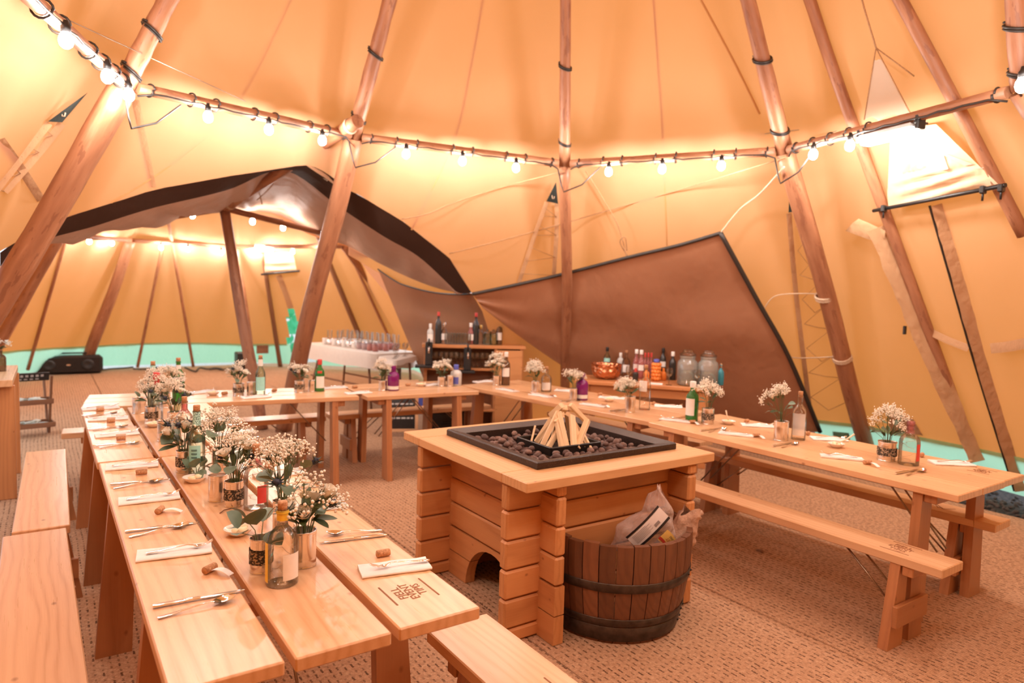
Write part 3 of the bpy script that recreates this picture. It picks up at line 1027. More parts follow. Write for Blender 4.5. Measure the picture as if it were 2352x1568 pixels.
def trestle(parent, x, hw, H, tw, bw, off_t, off_b, th=.045, sgn=1, board_z=.16, bench=False):
    """two splayed tapered legs, a top cleat and a cross board; x along the table, hw half width"""
    for s_ in (-1, 1):
        ot, ob_ = (off_t if not isinstance(off_t, tuple) else off_t[0 if s_ < 0 else 1]), (off_b if not isinstance(off_b, tuple) else off_b[0 if s_ < 0 else 1])
        m = MB()
        bt = [(x - th / 2, s_ * ob_ - bw / 2, 0), (x + th / 2, s_ * ob_ - bw / 2, 0), (x + th / 2, s_ * ob_ + bw / 2, 0), (x - th / 2, s_ * ob_ + bw / 2, 0)]
        tp_ = [(x - th / 2, s_ * ot - tw / 2, H), (x + th / 2, s_ * ot - tw / 2, H), (x + th / 2, s_ * ot + tw / 2, H), (x - th / 2, s_ * ot + tw / 2, H)]
        m.hexa(bt, tp_)
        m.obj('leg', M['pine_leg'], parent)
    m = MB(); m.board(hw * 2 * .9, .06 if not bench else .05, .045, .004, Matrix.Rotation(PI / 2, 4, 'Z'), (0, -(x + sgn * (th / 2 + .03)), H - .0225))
    m.obj('cleat', M['pine_leg'], parent)
    if bench:
        m = MB(); m.board(off_b * 2 + bw * .75, .024, .10, .003, Matrix.Rotation(PI / 2, 4, 'Z'), (0, -(x + sgn * (th / 2 + .0125)), board_z))
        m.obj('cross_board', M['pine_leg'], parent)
    for s_ in (-.05, .05):
        m = MB(); m.tube([(x - sgn * .02, s_, H * .45), (x - sgn * (.34 if not bench else .26), s_, H - .004)], .005, 6)
        m.obj('strut_rod', M['rod'], parent)

def make_table(name, label, group, L, W, gap=.012, th=.036, brand=None, off=(.30, .36), top_mat='pine', inset=.19, seedv=0):
    """origin on the floor at the middle; long axis x"""
    t = thing(name, label, 'table', group=group)
    pw = (W - 2 * gap) / 3
    for i in range(3):
        m = MB(); m.board(L + (-.006, .004, 0)[i], pw, th, .004, seed=seedv * 10 + i)
        m.obj('plank', M[top_mat], t, (0, (i - 1) * (pw + gap), T - th / 2))
    for s_ in (-1, 1):
        trestle(t, s_ * (L / 2 - inset), W / 2, T - th, .10, .135, off[0], off[1], sgn=s_)
    return t

def add_brand(t, x, y, z, rot, sc=1.0):
    b = link('burnt_mark', brand_me, t, (x, y, z + .0006), (0, 0, rot)); b.scale = (sc, sc, 1)
    link('burnt_bar', bar_me, b)

def make_bench(name, label, group, L, W=.215, th=.042, seedv=0):
    t = thing(name, label, 'bench', group=group)
    m = MB(); m.board(L, W, th, .004, seed=seedv + 77); m.obj('seat', M['pine'], t, (0, 0, BH - th / 2))
    for s_ in (-1, 1):
        trestle(t, s_ * (L / 2 - .20), W / 2, BH - th, .075, .13, .055, .095, sgn=s_, bench=True)
    return t

def place(t, a, b):
    """put a thing so that its long axis runs from a to b on the floor"""
    a, b = Vector((a[0], a[1], 0)), Vector((b[0], b[1], 0))
    t.location = (a + b) / 2
    t.rotation_euler = (0, 0, math.atan2(b.y - a.y, b.x - a.x))
    return t

G_T = 'pine trestle tables set in a horseshoe'
TAB = {}
def table_at(key, name, label, a, b, W, **kw):
    L = (Vector(b) - Vector(a)).length
    t = make_table(name, label, G_T, L, W, **kw)
    place(t, a, b); TAB[key] = t
    return t
table_at('L1', 'trestle_table', 'pine trestle table in the left foreground, laid with cutlery, gin bottles and flowers', (.592, 1.533), (.592, 3.715), .772, gap=.024, off=(.33, .37), seedv=1, inset=.50)
table_at('L2', 'trestle_table', 'pine trestle table continuing the left row towards the far corner', (.585, 3.735), (.585, 5.31), .772, gap=.024, off=(.33, .37), seedv=2, inset=.30)
table_at('F1', 'trestle_table', 'pine trestle table across the far left, behind the end of the left row', (.235, 5.72), (2.125, 5.47), .60, off=(.24, .30), seedv=3, gap=.008)
table_at('F2', 'trestle_table', 'pine trestle table across the far right, with the purple bottle', (2.155, 5.483), (3.17, 5.412), .72, off=(.30, .34), seedv=4, gap=.008)
table_at('R2', 'trestle_table', 'pine trestle table in the far right row, between fire pit and drinks table', (3.843, 3.375), (3.545, 5.50), .74, off=(.30, .34), seedv=5, gap=.006)
table_at('R1', 'trestle_table', 'pine trestle table in the right foreground with white napkins', (3.826, 1.36), (3.826, 3.315), .757, off=(.30, .32), seedv=6, gap=.006)
# burnt brands near the ends of the tables and benches
add_brand(TAB['L1'], -(1.0908 - .19), -.262, T, 0)
add_brand(TAB['R1'], -(.9775 - .15), -.25, T, PI, .8)
G_B = 'pine benches along the tables'
BEN = {}
def bench_at(key, label, a, b, **kw):
    L = (Vector(b) - Vector(a)).length
    t = make_bench('bench', label, G_B, L, **kw); place(t, a, b); BEN[key] = t; return t
bench_at('L1', 'pine bench at the lower left edge, beside the near left table', (-.02, 1.50), (-.045, 3.66), W=.235, seedv=1)
bench_at('L2', 'pine bench at the left, end to end behind the nearest left bench', (-.022, 3.70), (.002, 5.41), W=.22, seedv=2)
bench_at('LI', 'pine bench in the bottom foreground between the near left table and the fire pit', (1.16, -.15), (1.16, 1.965), W=.238, seedv=3)
bench_at('RI', 'pine bench in front of the near right table', (3.272, 1.292), (3.272, 3.35), W=.197, seedv=4)
bench_at('RO', 'pine bench behind the near right table', (4.180, 1.43), (4.12, 3.45), W=.20, seedv=5)
bench_at('R2O', 'pine bench behind the far right table row', (4.36, 3.55), (4.10, 5.20), W=.20, seedv=6)
bench_at('R2I', 'pine bench behind the fire pit, in front of the far right table', (3.13, 3.55), (2.93, 4.75), W=.20, seedv=7)
bench_at('F1', 'pine bench behind the far left table', (.10, 6.06), (2.05, 5.93), W=.21, seedv=8)
bench_at('F2', 'pine bench behind the far right end table', (2.10, 5.93), (3.72, 5.84), W=.21, seedv=9)
add_brand(BEN['LI'], .56, .02, BH, PI, 1.0)
_b0 = link('burnt_mark', brand_me, BEN['RI'], (-.80, -.01, BH + .0006), (0, 0, PI)); link('burnt_bar', bar_me, _b0)
_b0 = link('burnt_mark', mount_me, BEN['RO'], (-.72, 0, BH + .0006), (0, 0, 0))

# ================================================================== FIRE PIT
px0, px1, py0, py1, pz = 1.649, 2.842, 2.256, 3.437, .774
pit = thing('fire_pit', 'square log-built fire pit table with black tray between the table rows', 'fire pit', ((px0 + px1) / 2, (py0 + py1) / 2, 0))
pc = Vector(pit.location)
bh = .1345
LX, RX, FY, BY = (1.845, 1.901), (2.668, 2.730), (2.409, 2.465), (3.235, 3.290)
HB = .729
def pit_board(cx, cy, L, axis, z0, z1, th):
    m = MB()
    R = Matrix() if axis == 0 else Matrix.Rotation(PI / 2, 4, 'Z')
    m.board(L, th, z1 - z0 - .006, .009, R, (0, 0, 0))
    m.obj('log_board', M['pit_wood'], pit, Vector((cx, cy, (z0 + z1) / 2)) - pc)
def arch_board(x0, x1, y0, y1, z0, z1, ay, ar):
    """side board cut by the round arch"""
    poly = [(y0, z0)]
    N = 18
    arc = []
    for i in range(N + 1):
        an = PI - PI * i / N
        yy, zz = ay + ar * math.cos(an), ar * math.sin(an)
        arc.append((yy, zz))
    arc = [p for p in arc if z0 - 1e-6 <= p[1] <= z1]
    ym = math.sqrt(max(0, ar * ar - z0 * z0))
    pl = [(y0, z0), (ay - ym, z0)]
    if ar > z1:
        yt = math.sqrt(ar * ar - z1 * z1)
        L_ = [p for p in arc if p[0] < ay and z0 < p[1] < z1]
        pl += L_ + [(ay - yt, z1), (y0, z1)]
        polys = [pl, [(2 * ay - y, z) for y, z in pl[1:-1]][::-1] + [(y1, z1), (y1, z0)]]
        polys[1] = [(ay + ym, z0), (y1, z0), (y1, z1), (ay + yt, z1)] + [(2 * ay - y, z) for y, z in L_][::-1]
    else:
        pl += [p for p in arc if z0 < p[1]] + [(ay + ym, z0), (y1, z0), (y1, z1), (y0, z1)]
        polys = [pl]
    for q in polys:
        m = MB()
        q = [(a, b) for a, b in q]
        n = len(q)
        off = Vector((rnd.uniform(-30, 30), rnd.uniform(-30, 30), 0))
        v = [Vector((x0, a, b)) - pc for a, b in q] + [Vector((x1, a, b)) - pc for a, b in q]
        g = [Vector((p.y, p.x, p.z)) + off for p in v]
        m.add(v, [tuple(range(n)), tuple(range(n, 2 * n))[::-1]] + [(i, n + i, n + (i + 1) % n, (i + 1) % n) for i in range(n)], g)
        m.obj('log_board', M['pit_wood'], pit)
zs = [0, bh, 2 * bh, 3 * bh, 4 * bh, 5 * bh, HB]
zf = [0, bh / 2] + [bh / 2 + bh * i for i in range(1, 5)] + [HB]
for i in range(len(zs) - 1):
    cy, L = (2.29 + 3.41) / 2, 3.41 - 2.29
    if i == 0 or i == 1:
        arch_board(LX[0], LX[1], 2.29, 3.41, zs[i] + .003, zs[i + 1] - .003, 2.81, .245)
    else:
        pit_board(sum(LX) / 2, cy, L, 1, zs[i], zs[i + 1], LX[1] - LX[0])
    pit_board(sum(RX) / 2, (2.27 + 3.41) / 2, 3.41 - 2.27, 1, zs[i], zs[i + 1], RX[1] - RX[0])
for i in range(len(zf) - 1):
    if zf[i + 1] - zf[i] < .02: continue
    for yy in (FY, BY):
        pit_board((1.66 + 2.83) / 2, sum(yy) / 2, 2.83 - 1.66, 0, zf[i], zf[i + 1], yy[1] - yy[0])
tw = .19
for (cx, cy, L, ax) in (((px0 + px1) / 2, py0 + tw / 2, px1 - px0, 0), ((px0 + px1) / 2, py1 - tw / 2, px1 - px0, 0),
                        (px0 + tw / 2, (py0 + py1) / 2, py1 - py0 - 2 * tw - .002, 1), (px1 - tw / 2, (py0 + py1) / 2, py1 - py0 - 2 * tw - .002, 1)):
    m = MB(); m.board(L, tw, .045, .004, Matrix() if ax == 0 else Matrix.Rotation(PI / 2, 4, 'Z'))
    m.obj('top_board', M['pit_top'], pit, Vector((cx, cy, pz - .0225)) - pc)
# black tray
tray = thing('fire_tray', 'black steel fire tray with a sloping rim set into the pit top', 'tray', (2.266, 2.825, pz))
tx, ty = .452, .417
m = MB()
def rect(hx, hy, z): return [(-hx, -hy, z), (hx, -hy, z), (hx, hy, z), (-hx, hy, z)]
prof = [(0, 0, .002), (0, 0, .030), (.006, .006, .036), (.075, .075, .020), (.078, .078, -.045)]
rings = [rect(tx - a, ty - b, z) for a, b, z in prof]
m.loft([r + [] for r in rings], False, True)
m.add(rings[-1], [(0, 1, 2, 3)])
t_ = NT('tray_steel'); n_ = t_.noise(t_.coord(), 220, 3, .7)
m.obj('rim', t_.done(t_.bsdf(t_.ramp(n_, [(.35, (.016, .009, .007)), (.62, (.055, .03, .022)), (.74, (.20, .13, .10))]), .32, .4, bump=n_, bstr=.4, bdist=.003)), tray)
m = MB(); bx, by = .165, .15
for (cx, cy, L, ax) in ((0, -by, 2 * bx, 0), (0, by, 2 * bx, 0), (-bx, 0, 2 * by, 1), (bx, 0, 2 * by, 1)):
    m.board(L, .012, .045, .003, Matrix.Translation((cx, cy, -.005)) @ (Matrix() if ax == 0 else Matrix.Rotation(PI / 2, 4, 'Z')))
m.obj('burner_frame', M['black'], tray)
# lava pebbles, one object each
t_ = NT('pebble'); n_ = t_.noise(t_.coord(), 35, 4)
peb_mat = t_.done(t_.bsdf(t_.mix(t_.rand(), t_.ramp(n_, [(.3, (.10, .048, .036)), (.7, (.30, .17, .13))]), (.075, .035, .028)), .6, bump=n_, bstr=.4, bdist=.004))
pm = []
for i in range(5):
    r2 = random.Random(i + 30)
    pm.append(MB().ball((0, 0, 0), .020, 9, 6, None, (r2.uniform(.95, 1.4), r2.uniform(.8, 1.05), r2.uniform(.62, .85)), .07, r2).mesh('pebble', peb_mat))
r2 = random.Random(12); spots = []; tries = 0
while len(spots) < 190 and tries < 9000:
    tries += 1
    x, y = r2.uniform(-tx + .10, tx - .10), r2.uniform(-ty + .10, ty - .10)
    if abs(x) < bx + .024 and abs(y) < by + .024: continue
    if all((x - a) ** 2 + (y - b) ** 2 > .034 ** 2 for a, b, _ in spots):
        spots.append((x, y, -.028))
base = list(spots)
for i in range(60):
    for _ in range(40):
        a = base[r2.randrange(len(base))]
        x, y = a[0] + r2.uniform(-.02, .02), a[1] + r2.uniform(-.02, .02)
        if abs(x) > tx - .105 or abs(y) > ty - .105 or (abs(x) < bx + .028 and abs(y) < by + .028): continue
        if all((x - q[0]) ** 2 + (y - q[1]) ** 2 > .042 ** 2 for q in spots[len(base):]):
            spots.append((x, y, -.004)); break
for x, y, z in spots:
    o = link('lava_pebble', pm[r2.randrange(5)], None, Vector((x, y, z + r2.uniform(-.003, .003))) + tray.location, (r2.uniform(-.4, .4), r2.uniform(-.4, .4), r2.uniform(0, 6)))
    s_ = r2.uniform(.8, 1.2); o.scale = (s_,) * 3
    tag(o, 'rounded dark brown lava pebble lying in the black fire tray', 'stone', 'lava pebbles in the fire tray')
# kindling sticks leaning into a cone
sc = Vector((2.27, 2.83, pz))
def stick(bp_, tp_, w, t, label, tw_=0.0):
    a, b = sc + Vector(bp_), sc + Vector(tp_); d = b - a; L = d.length
    q = d.to_track_quat('X', 'Z') @ Quaternion((1, 0, 0), tw_)
    m = MB(); r3 = random.Random(label)
    m.board(L, w, t, .0022)
    m.v = [(x, y * (1 + r3.uniform(-.22, .22)), z * (1 + r3.uniform(-.22, .22))) for x, y, z in m.v]
    o = m.obj('kindling_stick', M['stick'], None, (a + b) / 2); o.rotation_mode = 'QUATERNION'; o.rotation_quaternion = q
    tag(o, label, 'stick', 'kindling sticks in the fire tray')
side = Vector((_r0.x, _r0.y, 0)); fw = Vector((side.y, -side.x, 0)) * -1   # right and away, as seen
def sk(x, y, z): return side * x + Vector((math.sin(YAW), math.cos(YAW), 0)) * y + Vector((0, 0, z))
SK = [((-.150, -.03, -.01), (-.128, .0, .085), .010, .008, 'thin pale kindling sliver at the left of the pile'),
      ((-.120, .02, -.01), (-.015, .03, .160), .030, .026, 'kindling stick leaning from the left of the pile'),
      ((-.092, -.06, -.01), (-.006, -.02, .168), .028, .024, 'broad kindling stick in the left front of the pile'),
      ((-.060, -.10, -.01), (.010, -.02, .100), .028, .022, 'short kindling stick lying low in the left front'),
      ((.010, -.14, -.01), (-.020, -.03, .140), .024, .022, 'long kindling stick leaning forward in the middle'),
      ((.038, -.12, -.01), (-.008, -.02, .165), .028, .024, 'kindling stick in the middle, right beside the longest'),
      ((.075, -.13, -.01), (.065, -.02, .150), .034, .022, 'wide flat kindling stick standing front right'),
      ((.085, -.12, -.005), (.150, .0, .120), .034, .024, 'kindling stick crossing to the right front'),
      ((.155, .03, .105), (.055, -.01, .205), .026, .024, 'kindling stick balanced high on the right'),
      ((.120, -.10, -.01), (.070, .0, .110), .030, .022, 'split kindling stick low on the right'),
      ((.165, -.09, -.01), (.125, -.02, .060), .016, .012, 'thin kindling sliver low at the far right'),
      ((.150, .02, -.01), (.050, .02, .140), .028, .024, 'kindling stick leaning from behind on the right'),
      ((-.02, .12, -.01), (.005, .02, .150), .030, .026, 'kindling stick leaning from the back of the pile'),
      ((.08, .11, -.01), (.045, .02, .150), .030, .026, 'kindling stick at the back right of the pile'),
      ((-.045, .03, .135), (.012, -.015, .200), .036, .030, 'stubby kindling chunk on top of the pile'),
      ((.0, .05, .13), (.025, -.01, .190), .034, .026, 'second stubby chunk on top, behind the first'),
      ((-.025, -.06, .115), (.020, -.01, .160), .020, .018, 'small kindling offcut tucked under the top chunks')]
for a, b, w, t, lab in SK: stick(sk(*a), sk(*b), w, t, lab, rnd.uniform(-.6, .6))

# ================================================================== HALF BARREL
bc = Vector((2.300, 2.40, 0)); BH_ = .47
bar_ = thing('half_barrel', 'dark oak half barrel with iron hoops against the fire pit, holding kindling bags', 'barrel', bc)
def brad(z): return .305 + .062 * math.sin(min(1, z / BH_) * PI * .56) 
nst = 15
for i in range(nst):
    a0 = PI + PI * i / nst + .006; a1 = PI + PI * (i + 1) / nst - .006
    m = MB(); v = []; f = []; nz = 8
    dh = random.Random(i).uniform(-.006, .004)
    off = Vector((i * 3.7, i * 1.3, 0)); g = []
    for j in range(nz + 1):
        z = (BH_ + dh) * j / nz
        for (r, a) in ((brad(z), a0), (brad(z) + .003, (a0 + a1) / 2), (brad(z), a1), (brad(z) - .026, a1), (brad(z) - .026, a0)):
            v.append((r * math.cos(a), r * math.sin(a), z)); g.append(Vector((z, r * a * .5, r)) + off)
    for j in range(nz):
        for k in range(5):
            f.append((j * 5 + k, j * 5 + (k + 1) % 5, (j + 1) * 5 + (k + 1) % 5, (j + 1) * 5 + k))
    f += [tuple(range(5))[::-1], tuple(nz * 5 + k for k in range(5))]
    m.add(v, f, g); m.obj('stave', M['stave'], bar_)
m = MB(); n_ = 20
m.prism([(.29 * math.cos(PI + PI * i / n_), .29 * math.sin(PI + PI * i / n_)) for i in range(n_ + 1)], .03, .05); m.obj('bottom', M['dark_wood'], bar_)
for (z0, z1) in ((.255, .298), (.088, .125), (.012, .085)):
    m = MB(); rows = []
    for (dr, z) in ((.004, z0), (.007, z0 + .002), (.007, z1 - .002), (.004, z1)):
        rows.append([((brad(z) + dr) * math.cos(PI + PI * i / 40), (brad(z) + dr) * math.sin(PI + PI * i / 40), z) for i in range(41)])
    m.loft(rows); h = m.obj('hoop', M['hoop'], bar_)
    m = MB()
    for i in (26.2, 28.2):
        a = PI + PI * i / 40; zc = (z0 + z1) / 2
        m.ball(((brad(zc) + .008) * math.cos(a), (brad(zc) + .008) * math.sin(a), zc), .006, 8, 5)
    m.obj('rivet', M['black'], h)

# clear bag with a printed label, crumpled brown paper beside it
def crumple(pts_fn, nu, nv, seed, amp):
    r3 = random.Random(seed); rows = []
    tab = [[r3.uniform(-1, 1) for _ in range(9)] for _ in range(9)]
    def nz_(u, v):
        x, y = u * 7.99, v * 7.99; i, j = int(x), int(y); a, b = x - i, y - j
        i2, j2 = (i + 1) % 9, (j + 1) % 9
        return (tab[i][j] * (1 - a) + tab[i2][j] * a) * (1 - b) + (tab[i][j2] * (1 - a) + tab[i2][j2] * a) * b
    for j in range(nv + 1):
        rows.append([Vector(pts_fn(i / nu, j / nv)) + Vector((nz_(i / nu, j / nv), nz_(j / nv, i / nu), nz_((i / nu + .37) % 1, j / nv) * .6)) * amp for i in range(nu + 1)])
    return rows
kb = thing('kindling_bag', 'clear plastic bag with a printed black and white label in the half barrel', 'bag', Vector((2.335, 2.245, .33)))
ko = Vector(kb.location)
sx_, ux_ = side, Vector((0, 0, 1)); nx_ = -Vector((math.sin(YAW), math.cos(YAW), 0))   # right, up, towards the viewer
outline = [(-.150, .03, .045), (-.145, .09, .060), (-.125, .150, .070), (-.070, .190, .075), (-.010, .220, .060), (.018, .285, .040), (.050, .330, .018), (.062, .348, .006)]
def bag_ring(t):
    k = t * (len(outline) - 1); i = min(int(k), len(outline) - 2); w = k - i
    a, b = outline[i], outline[i + 1]
    return a[0] + (b[0] - a[0]) * w, a[1] + (b[1] - a[1]) * w, a[2] + (b[2] - a[2]) * w
right_ = [(.150, .02), (.148, .08), (.142, .13), (.132, .18), (.125, .22), (.105, .275), (.080, .32), (.070, .347)]
def bag_fn(u, v):
    k = v * 7; i = min(int(k), 6); w = k - i
    lx, lz, d = bag_ring(v)
    rx = right_[i][0] + (right_[i + 1][0] - right_[i][0]) * w; rz = right_[i][1] + (right_[i + 1][1] - right_[i][1]) * w
    an = 2 * PI * u
    c = (math.cos(an) + 1) / 2
    return sx_ * (lx + (rx - lx) * c) + ux_ * (lz + (rz - lz) * c) + nx_ * (d * math.sin(an) * 1.0)
t_ = NT('clear_film'); lw = t_.node('LayerWeight'); lw.inputs[0].default_value = .5
tr_ = t_.node('BsdfTransparent'); tr_.inputs[0].default_value = (.97, .93, .92, 1)
n_ = t_.noise(t_.coord(), 14, 4); bp_ = t_.node('Bump'); bp_.inputs['Strength'].default_value = .9; bp_.inputs['Distance'].default_value = .03; t_.lk(n_, bp_.inputs['Height'])
pb = t_.node('BsdfPrincipled'); pb.inputs['Base Color'].default_value = (.86, .72, .68, 1); pb.inputs['Roughness'].default_value = .12; t_.lk(bp_.outputs[0], pb.inputs['Normal'])
mx = t_.node('MixShader'); t_.lk(t_.math('ADD', .22, t_.math('MULTIPLY', lw.outputs['Facing'], .5), clamp=True), mx.inputs[0])
t_.lk(tr_.outputs[0], mx.inputs[1]); t_.lk(pb.outputs[0], mx.inputs[2]); M['film'] = t_.done(mx.outputs[0])
m = MB(); m.loft(crumple(bag_fn, 34, 28, 5, .014)); m.obj('film', M['film'], kb)
# printed label wrapping the front of the bag
M['label_white'] = simple('label_white', (.80, .72, .70), .5, 0, .03, 40)
M['label_black'] = simple('label_black', (.02, .015, .015), .5)
M['label_yellow'] = simple('label_yellow', (.85, .56, .16), .5, 0, .05, 40)
M['label_red'] = simple('label_red', (.55, .05, .03), .5, 0, .05, 40)
M['label_grey'] = simple('label_grey', (.30, .26, .26), .5)
def on_bag(p, q, off=.0):
    """point on the bag's front: p right, q up along the slanted label"""
    return sx_ * p + ux_ * q + nx_ * (.082 - 1.5 * (q - .15) ** 2 - 1.2 * (p - .02) ** 2 + off)
la = math.radians(47); ca, sa = math.cos(la), math.sin(la)
def lab_pt(s_, t, off): # s along the slanted label, t across it
    return on_bag(.012 + ca * s_ - sa * t, .160 + sa * s_ + ca * t, off)
def strip(s0, s1, t0, t1, mat, name, off):
    m = MB(); N = 8
    m.loft([[lab_pt(s0 + (s1 - s0) * i / N, t0 + (t1 - t0) * j / 3, off) for i in range(N + 1)] for j in range(4)])
    return m.obj(name, mat, kb)
lw_ = strip(-.105, .105, -.030, .040, M['label_white'], 'printed_label', .004)
for (s0, s1, t0, t1) in ((-.105, .105, .040, .050), (-.100, .105, -.032, -.020)):
    m = MB(); m.loft([[lab_pt(s0 + (s1 - s0) * i / 8, t, .0062) for i in range(9)] for t in (t0, t1)]); m.obj('black_stripe', M['label_black'], lw_)
m = MB()
for i in range(7):
    t0 = .030 - i * .006
    m.loft([[lab_pt(-.085 + (.085 + (.02 if i % 2 else .0)) * k / 6, t, .0062) for k in range(7)] for t in (t0, t0 - .0016)])
for (a, b) in ((.030, .060), (.034, .052)):
    m.loft([[lab_pt(a + (b - a) * k / 4, t, .0062) for k in range(5)] for t in (-.010, .004)])
m.obj('small_print', M['label_grey'], lw_)
def arcband(r0, r1, a0, a1, mat, name, off, parent=None):
    m = MB(); N = 14
    m.loft([[on_bag(-.02 + r * math.cos(a0 + (a1 - a0) * i / N), +.050 + (r) * math.sin(a0 + (a1 - a0) * i / N) * .85 + .0, off) for i in range(N + 1)] for r in (r0, (r0 + r1) / 2, r1)])
    return m.obj(name, mat, parent or kb)
ab = arcband(.105, .175, .02, .86, M['label_yellow'], 'yellow_label', .006)
arcband(.112, .126, .02, .88, M['label_red'], 'red_band', .0085, ab)
for (body, r, mat, sz) in (('STREET', .142, 'label_red', .020), ('KINDLING', .160, 'label_black', .015)):
    m_ = text_mesh(body, sz, M[mat], 'lettering')
    for v in m_.vertices:
        an = .42 - v.co.x / r * 1.0; rr_ = r + v.co.y
        an = .42 + v.co.x / r
        rr_ = r - v.co.y
        p = on_bag(-.02 + rr_ * math.cos(an), +.050 + rr_ * math.sin(an) * .85, .009)
        v.co = p
    link('lettering', m_, ab)
pp_ = thing('paper_bag', 'crumpled brown paper bag sticking out of the half barrel, right of the clear bag', 'bag', Vector((2.515, 2.215, .33)))
t_ = NT('kraft_paper'); n_ = t_.noise(t_.coord(), 22, 4)
M['kraft'] = t_.done(t_.bsdf(t_.ramp(n_, [(.3, (.46, .27, .18)), (.7, (.62, .40, .29))]), .85, bump=n_, bstr=.8, bdist=.02))
def pap(u, v):
    an = 2 * PI * u; r = .085 * (1 - .55 * v ** 1.5) * (1 + .2 * math.sin(3 * an))
    return sx_ * (r * math.cos(an) + .075 * v - .0) + ux_ * (.02 + .19 * v + .02 * math.sin(2 * an)) + nx_ * (r * math.sin(an) * .7)
m = MB(); m.loft(crumple(pap, 22, 12, 8, .016)); m.obj('paper', M['kraft'], pp_)
m = MB(); a = sx_ * .02 + ux_ * .14; m.tube([a, a + sx_ * .115 + ux_ * .060], .011, 10); m.obj('rolled_edge', M['kraft'], pp_)
tube_ = MB().tube([(0, 0, 0), sx_ * .03 + ux_ * .012], .016, 10).obj('paper_offcut', M['label_white'], None, Vector((2.585, 2.205, .475)))
tag(tube_, 'small white paper scrap on the right rim of the half barrel', 'paper')
# ================================================================== TABLE SETTINGS
M['linen'] = simple('white_linen', (.86, .82, .80), .85, 0, .03, 60, .15)
M['card'] = simple('name_card', (.88, .84, .82), .7, 0, .02, 60)
M['ceramic'] = simple('white_ceramic', (.86, .76, .68), .18, 0, .03, 20)
M['butter'] = simple('butter', (.90, .76, .50), .4, 0, .06, 50, .3)
t_ = NT('cork'); n_ = t_.noise(t_.coord(), 160, 3, .7)
M['cork'] = t_.done(t_.bsdf(t_.ramp(n_, [(.35, (.36, .16, .07)), (.6, (.62, .33, .17)), (.75, (.72, .43, .25))]), .85, bump=n_, bstr=.4, bdist=.002))
M['ink'] = simple('ink', (.25, .22, .22), .6)

# napkin: a folded strip with soft rounded folds
def napkin_mesh():
    m = MB(); L, W = .215, .078; rows = []
    prof = [(-W / 2, .0005), (-W / 2 - .003, .004), (-W / 2, .008), (-W * .2, .0092), (W * .1, .0085), (W * .30, .010), (W / 2 - .012, .0105), (W / 2, .013), (W / 2 + .004, .008), (W / 2, .0005)]
    N = 12
    for i in range(N + 1):
        x = -L / 2 + L * i / N
        rows.append([Vector((x, y + .0012 * math.sin(i * 1.1), z + .0008 * math.sin(i * .9 + y * 60))) for y, z in prof])
    m.loft(rows)
    m.add(rows[0], [tuple(range(len(prof)))[::-1]]); m.add(rows[-1], [tuple(range(len(prof)))])
    return m.mesh('napkin', M['linen'])
NAPKIN = napkin_mesh()

def blade(prof, zs, th):
    """flat metal piece along x: prof = (x, half width), zs height per station"""
    m = MB(); rows = []
    for (x, w), z in zip(prof, zs):
        rows.append([Vector((x, -w, z)), Vector((x, -w * .5, z + th)), Vector((x, w * .5, z + th)), Vector((x, w, z)), Vector((x, w * .5, z - th * .5)), Vector((x, -w * .5, z - th * .5))])
    m.loft(rows, True, True)
    m.add(rows[0], [tuple(range(6))[::-1]]); m.add(rows[-1], [tuple(range(6))])
    return m
def fork_mesh():
    pr = [(-.095, .006), (-.088, .008), (-.06, .006), (-.02, .003), (.02, .0028), (.036, .006), (.045, .0105), (.052, .0112)]
    zz = [.003, .003, .004, .008, .012, .010, .006, .005]
    m = blade(pr, zz, .0022)
    for k in range(4):
        y = -.0094 + k * .0063
        m.tube([(.050, y, .005), (.068, y, .006), (.085, y * .96, .012), (.097, y * .92, .019)], [.0017, .0016, .0014, .0007], 5)
    return m.mesh('fork', M['steel'])
def spoon_mesh():
    m = blade([(-.095, .0065), (-.088, .0085), (-.06, .006), (-.02, .003), (.03, .0028), (.042, .005)], [.003, .003, .004, .008, .012, .010], .0022)
    rows = []
    for i in range(9):
        a = i / 8
        x = .040 + .060 * a
        w = .0005 + .0195 * math.sin(PI * min(1, .08 + a * .93)) ** .7
        d = .0085 * math.sin(PI * a)
        rows.append([Vector((x, w * c, .0105 + .006 * a * a - d * (1 - c * c))) for c in (-1, -.8, -.5, 0, .5, .8, 1)])
    m.loft(rows); m.loft([[p + Vector((0, 0, -.0012)) for p in r][::-1] for r in rows])
    return m.mesh('spoon', M['steel'])
def knife_mesh():
    m = blade([(-.115, .0075), (-.108, .0090), (-.06, .0085), (-.01, .0070), (.0, .0055)], [.0045] * 5, .0048)
    b = blade([(.0, .0062), (.02, .0090), (.06, .0098), (.09, .0085), (.108, .0045), (.115, .0012)], [.0045] * 6, .0012)
    m.add(b.v, b.f, b.g, True)
    return m.mesh('knife', M['steel'])
FORK, SPOON, KNIFE = fork_mesh(), spoon_mesh(), knife_mesh()

def seat(name, me, label, cat, group, a, b=None, z=T, rot=None, flip=False, lift=0.0):
    """lay a table item with its middle on the segment a-b seen on the table"""
    pa = P(*a, z)
    if b is not None:
        pb = P(*b, z); c = (pa + pb) / 2; an = math.atan2(pb.y - pa.y, pb.x - pa.x)
    else: c = pa; an = rot or 0
    if flip: an += PI
    o = link(name, me, None, c + Vector((0, 0, lift + .0006)), (0, 0, an))
    return tag(o, label, cat, group)

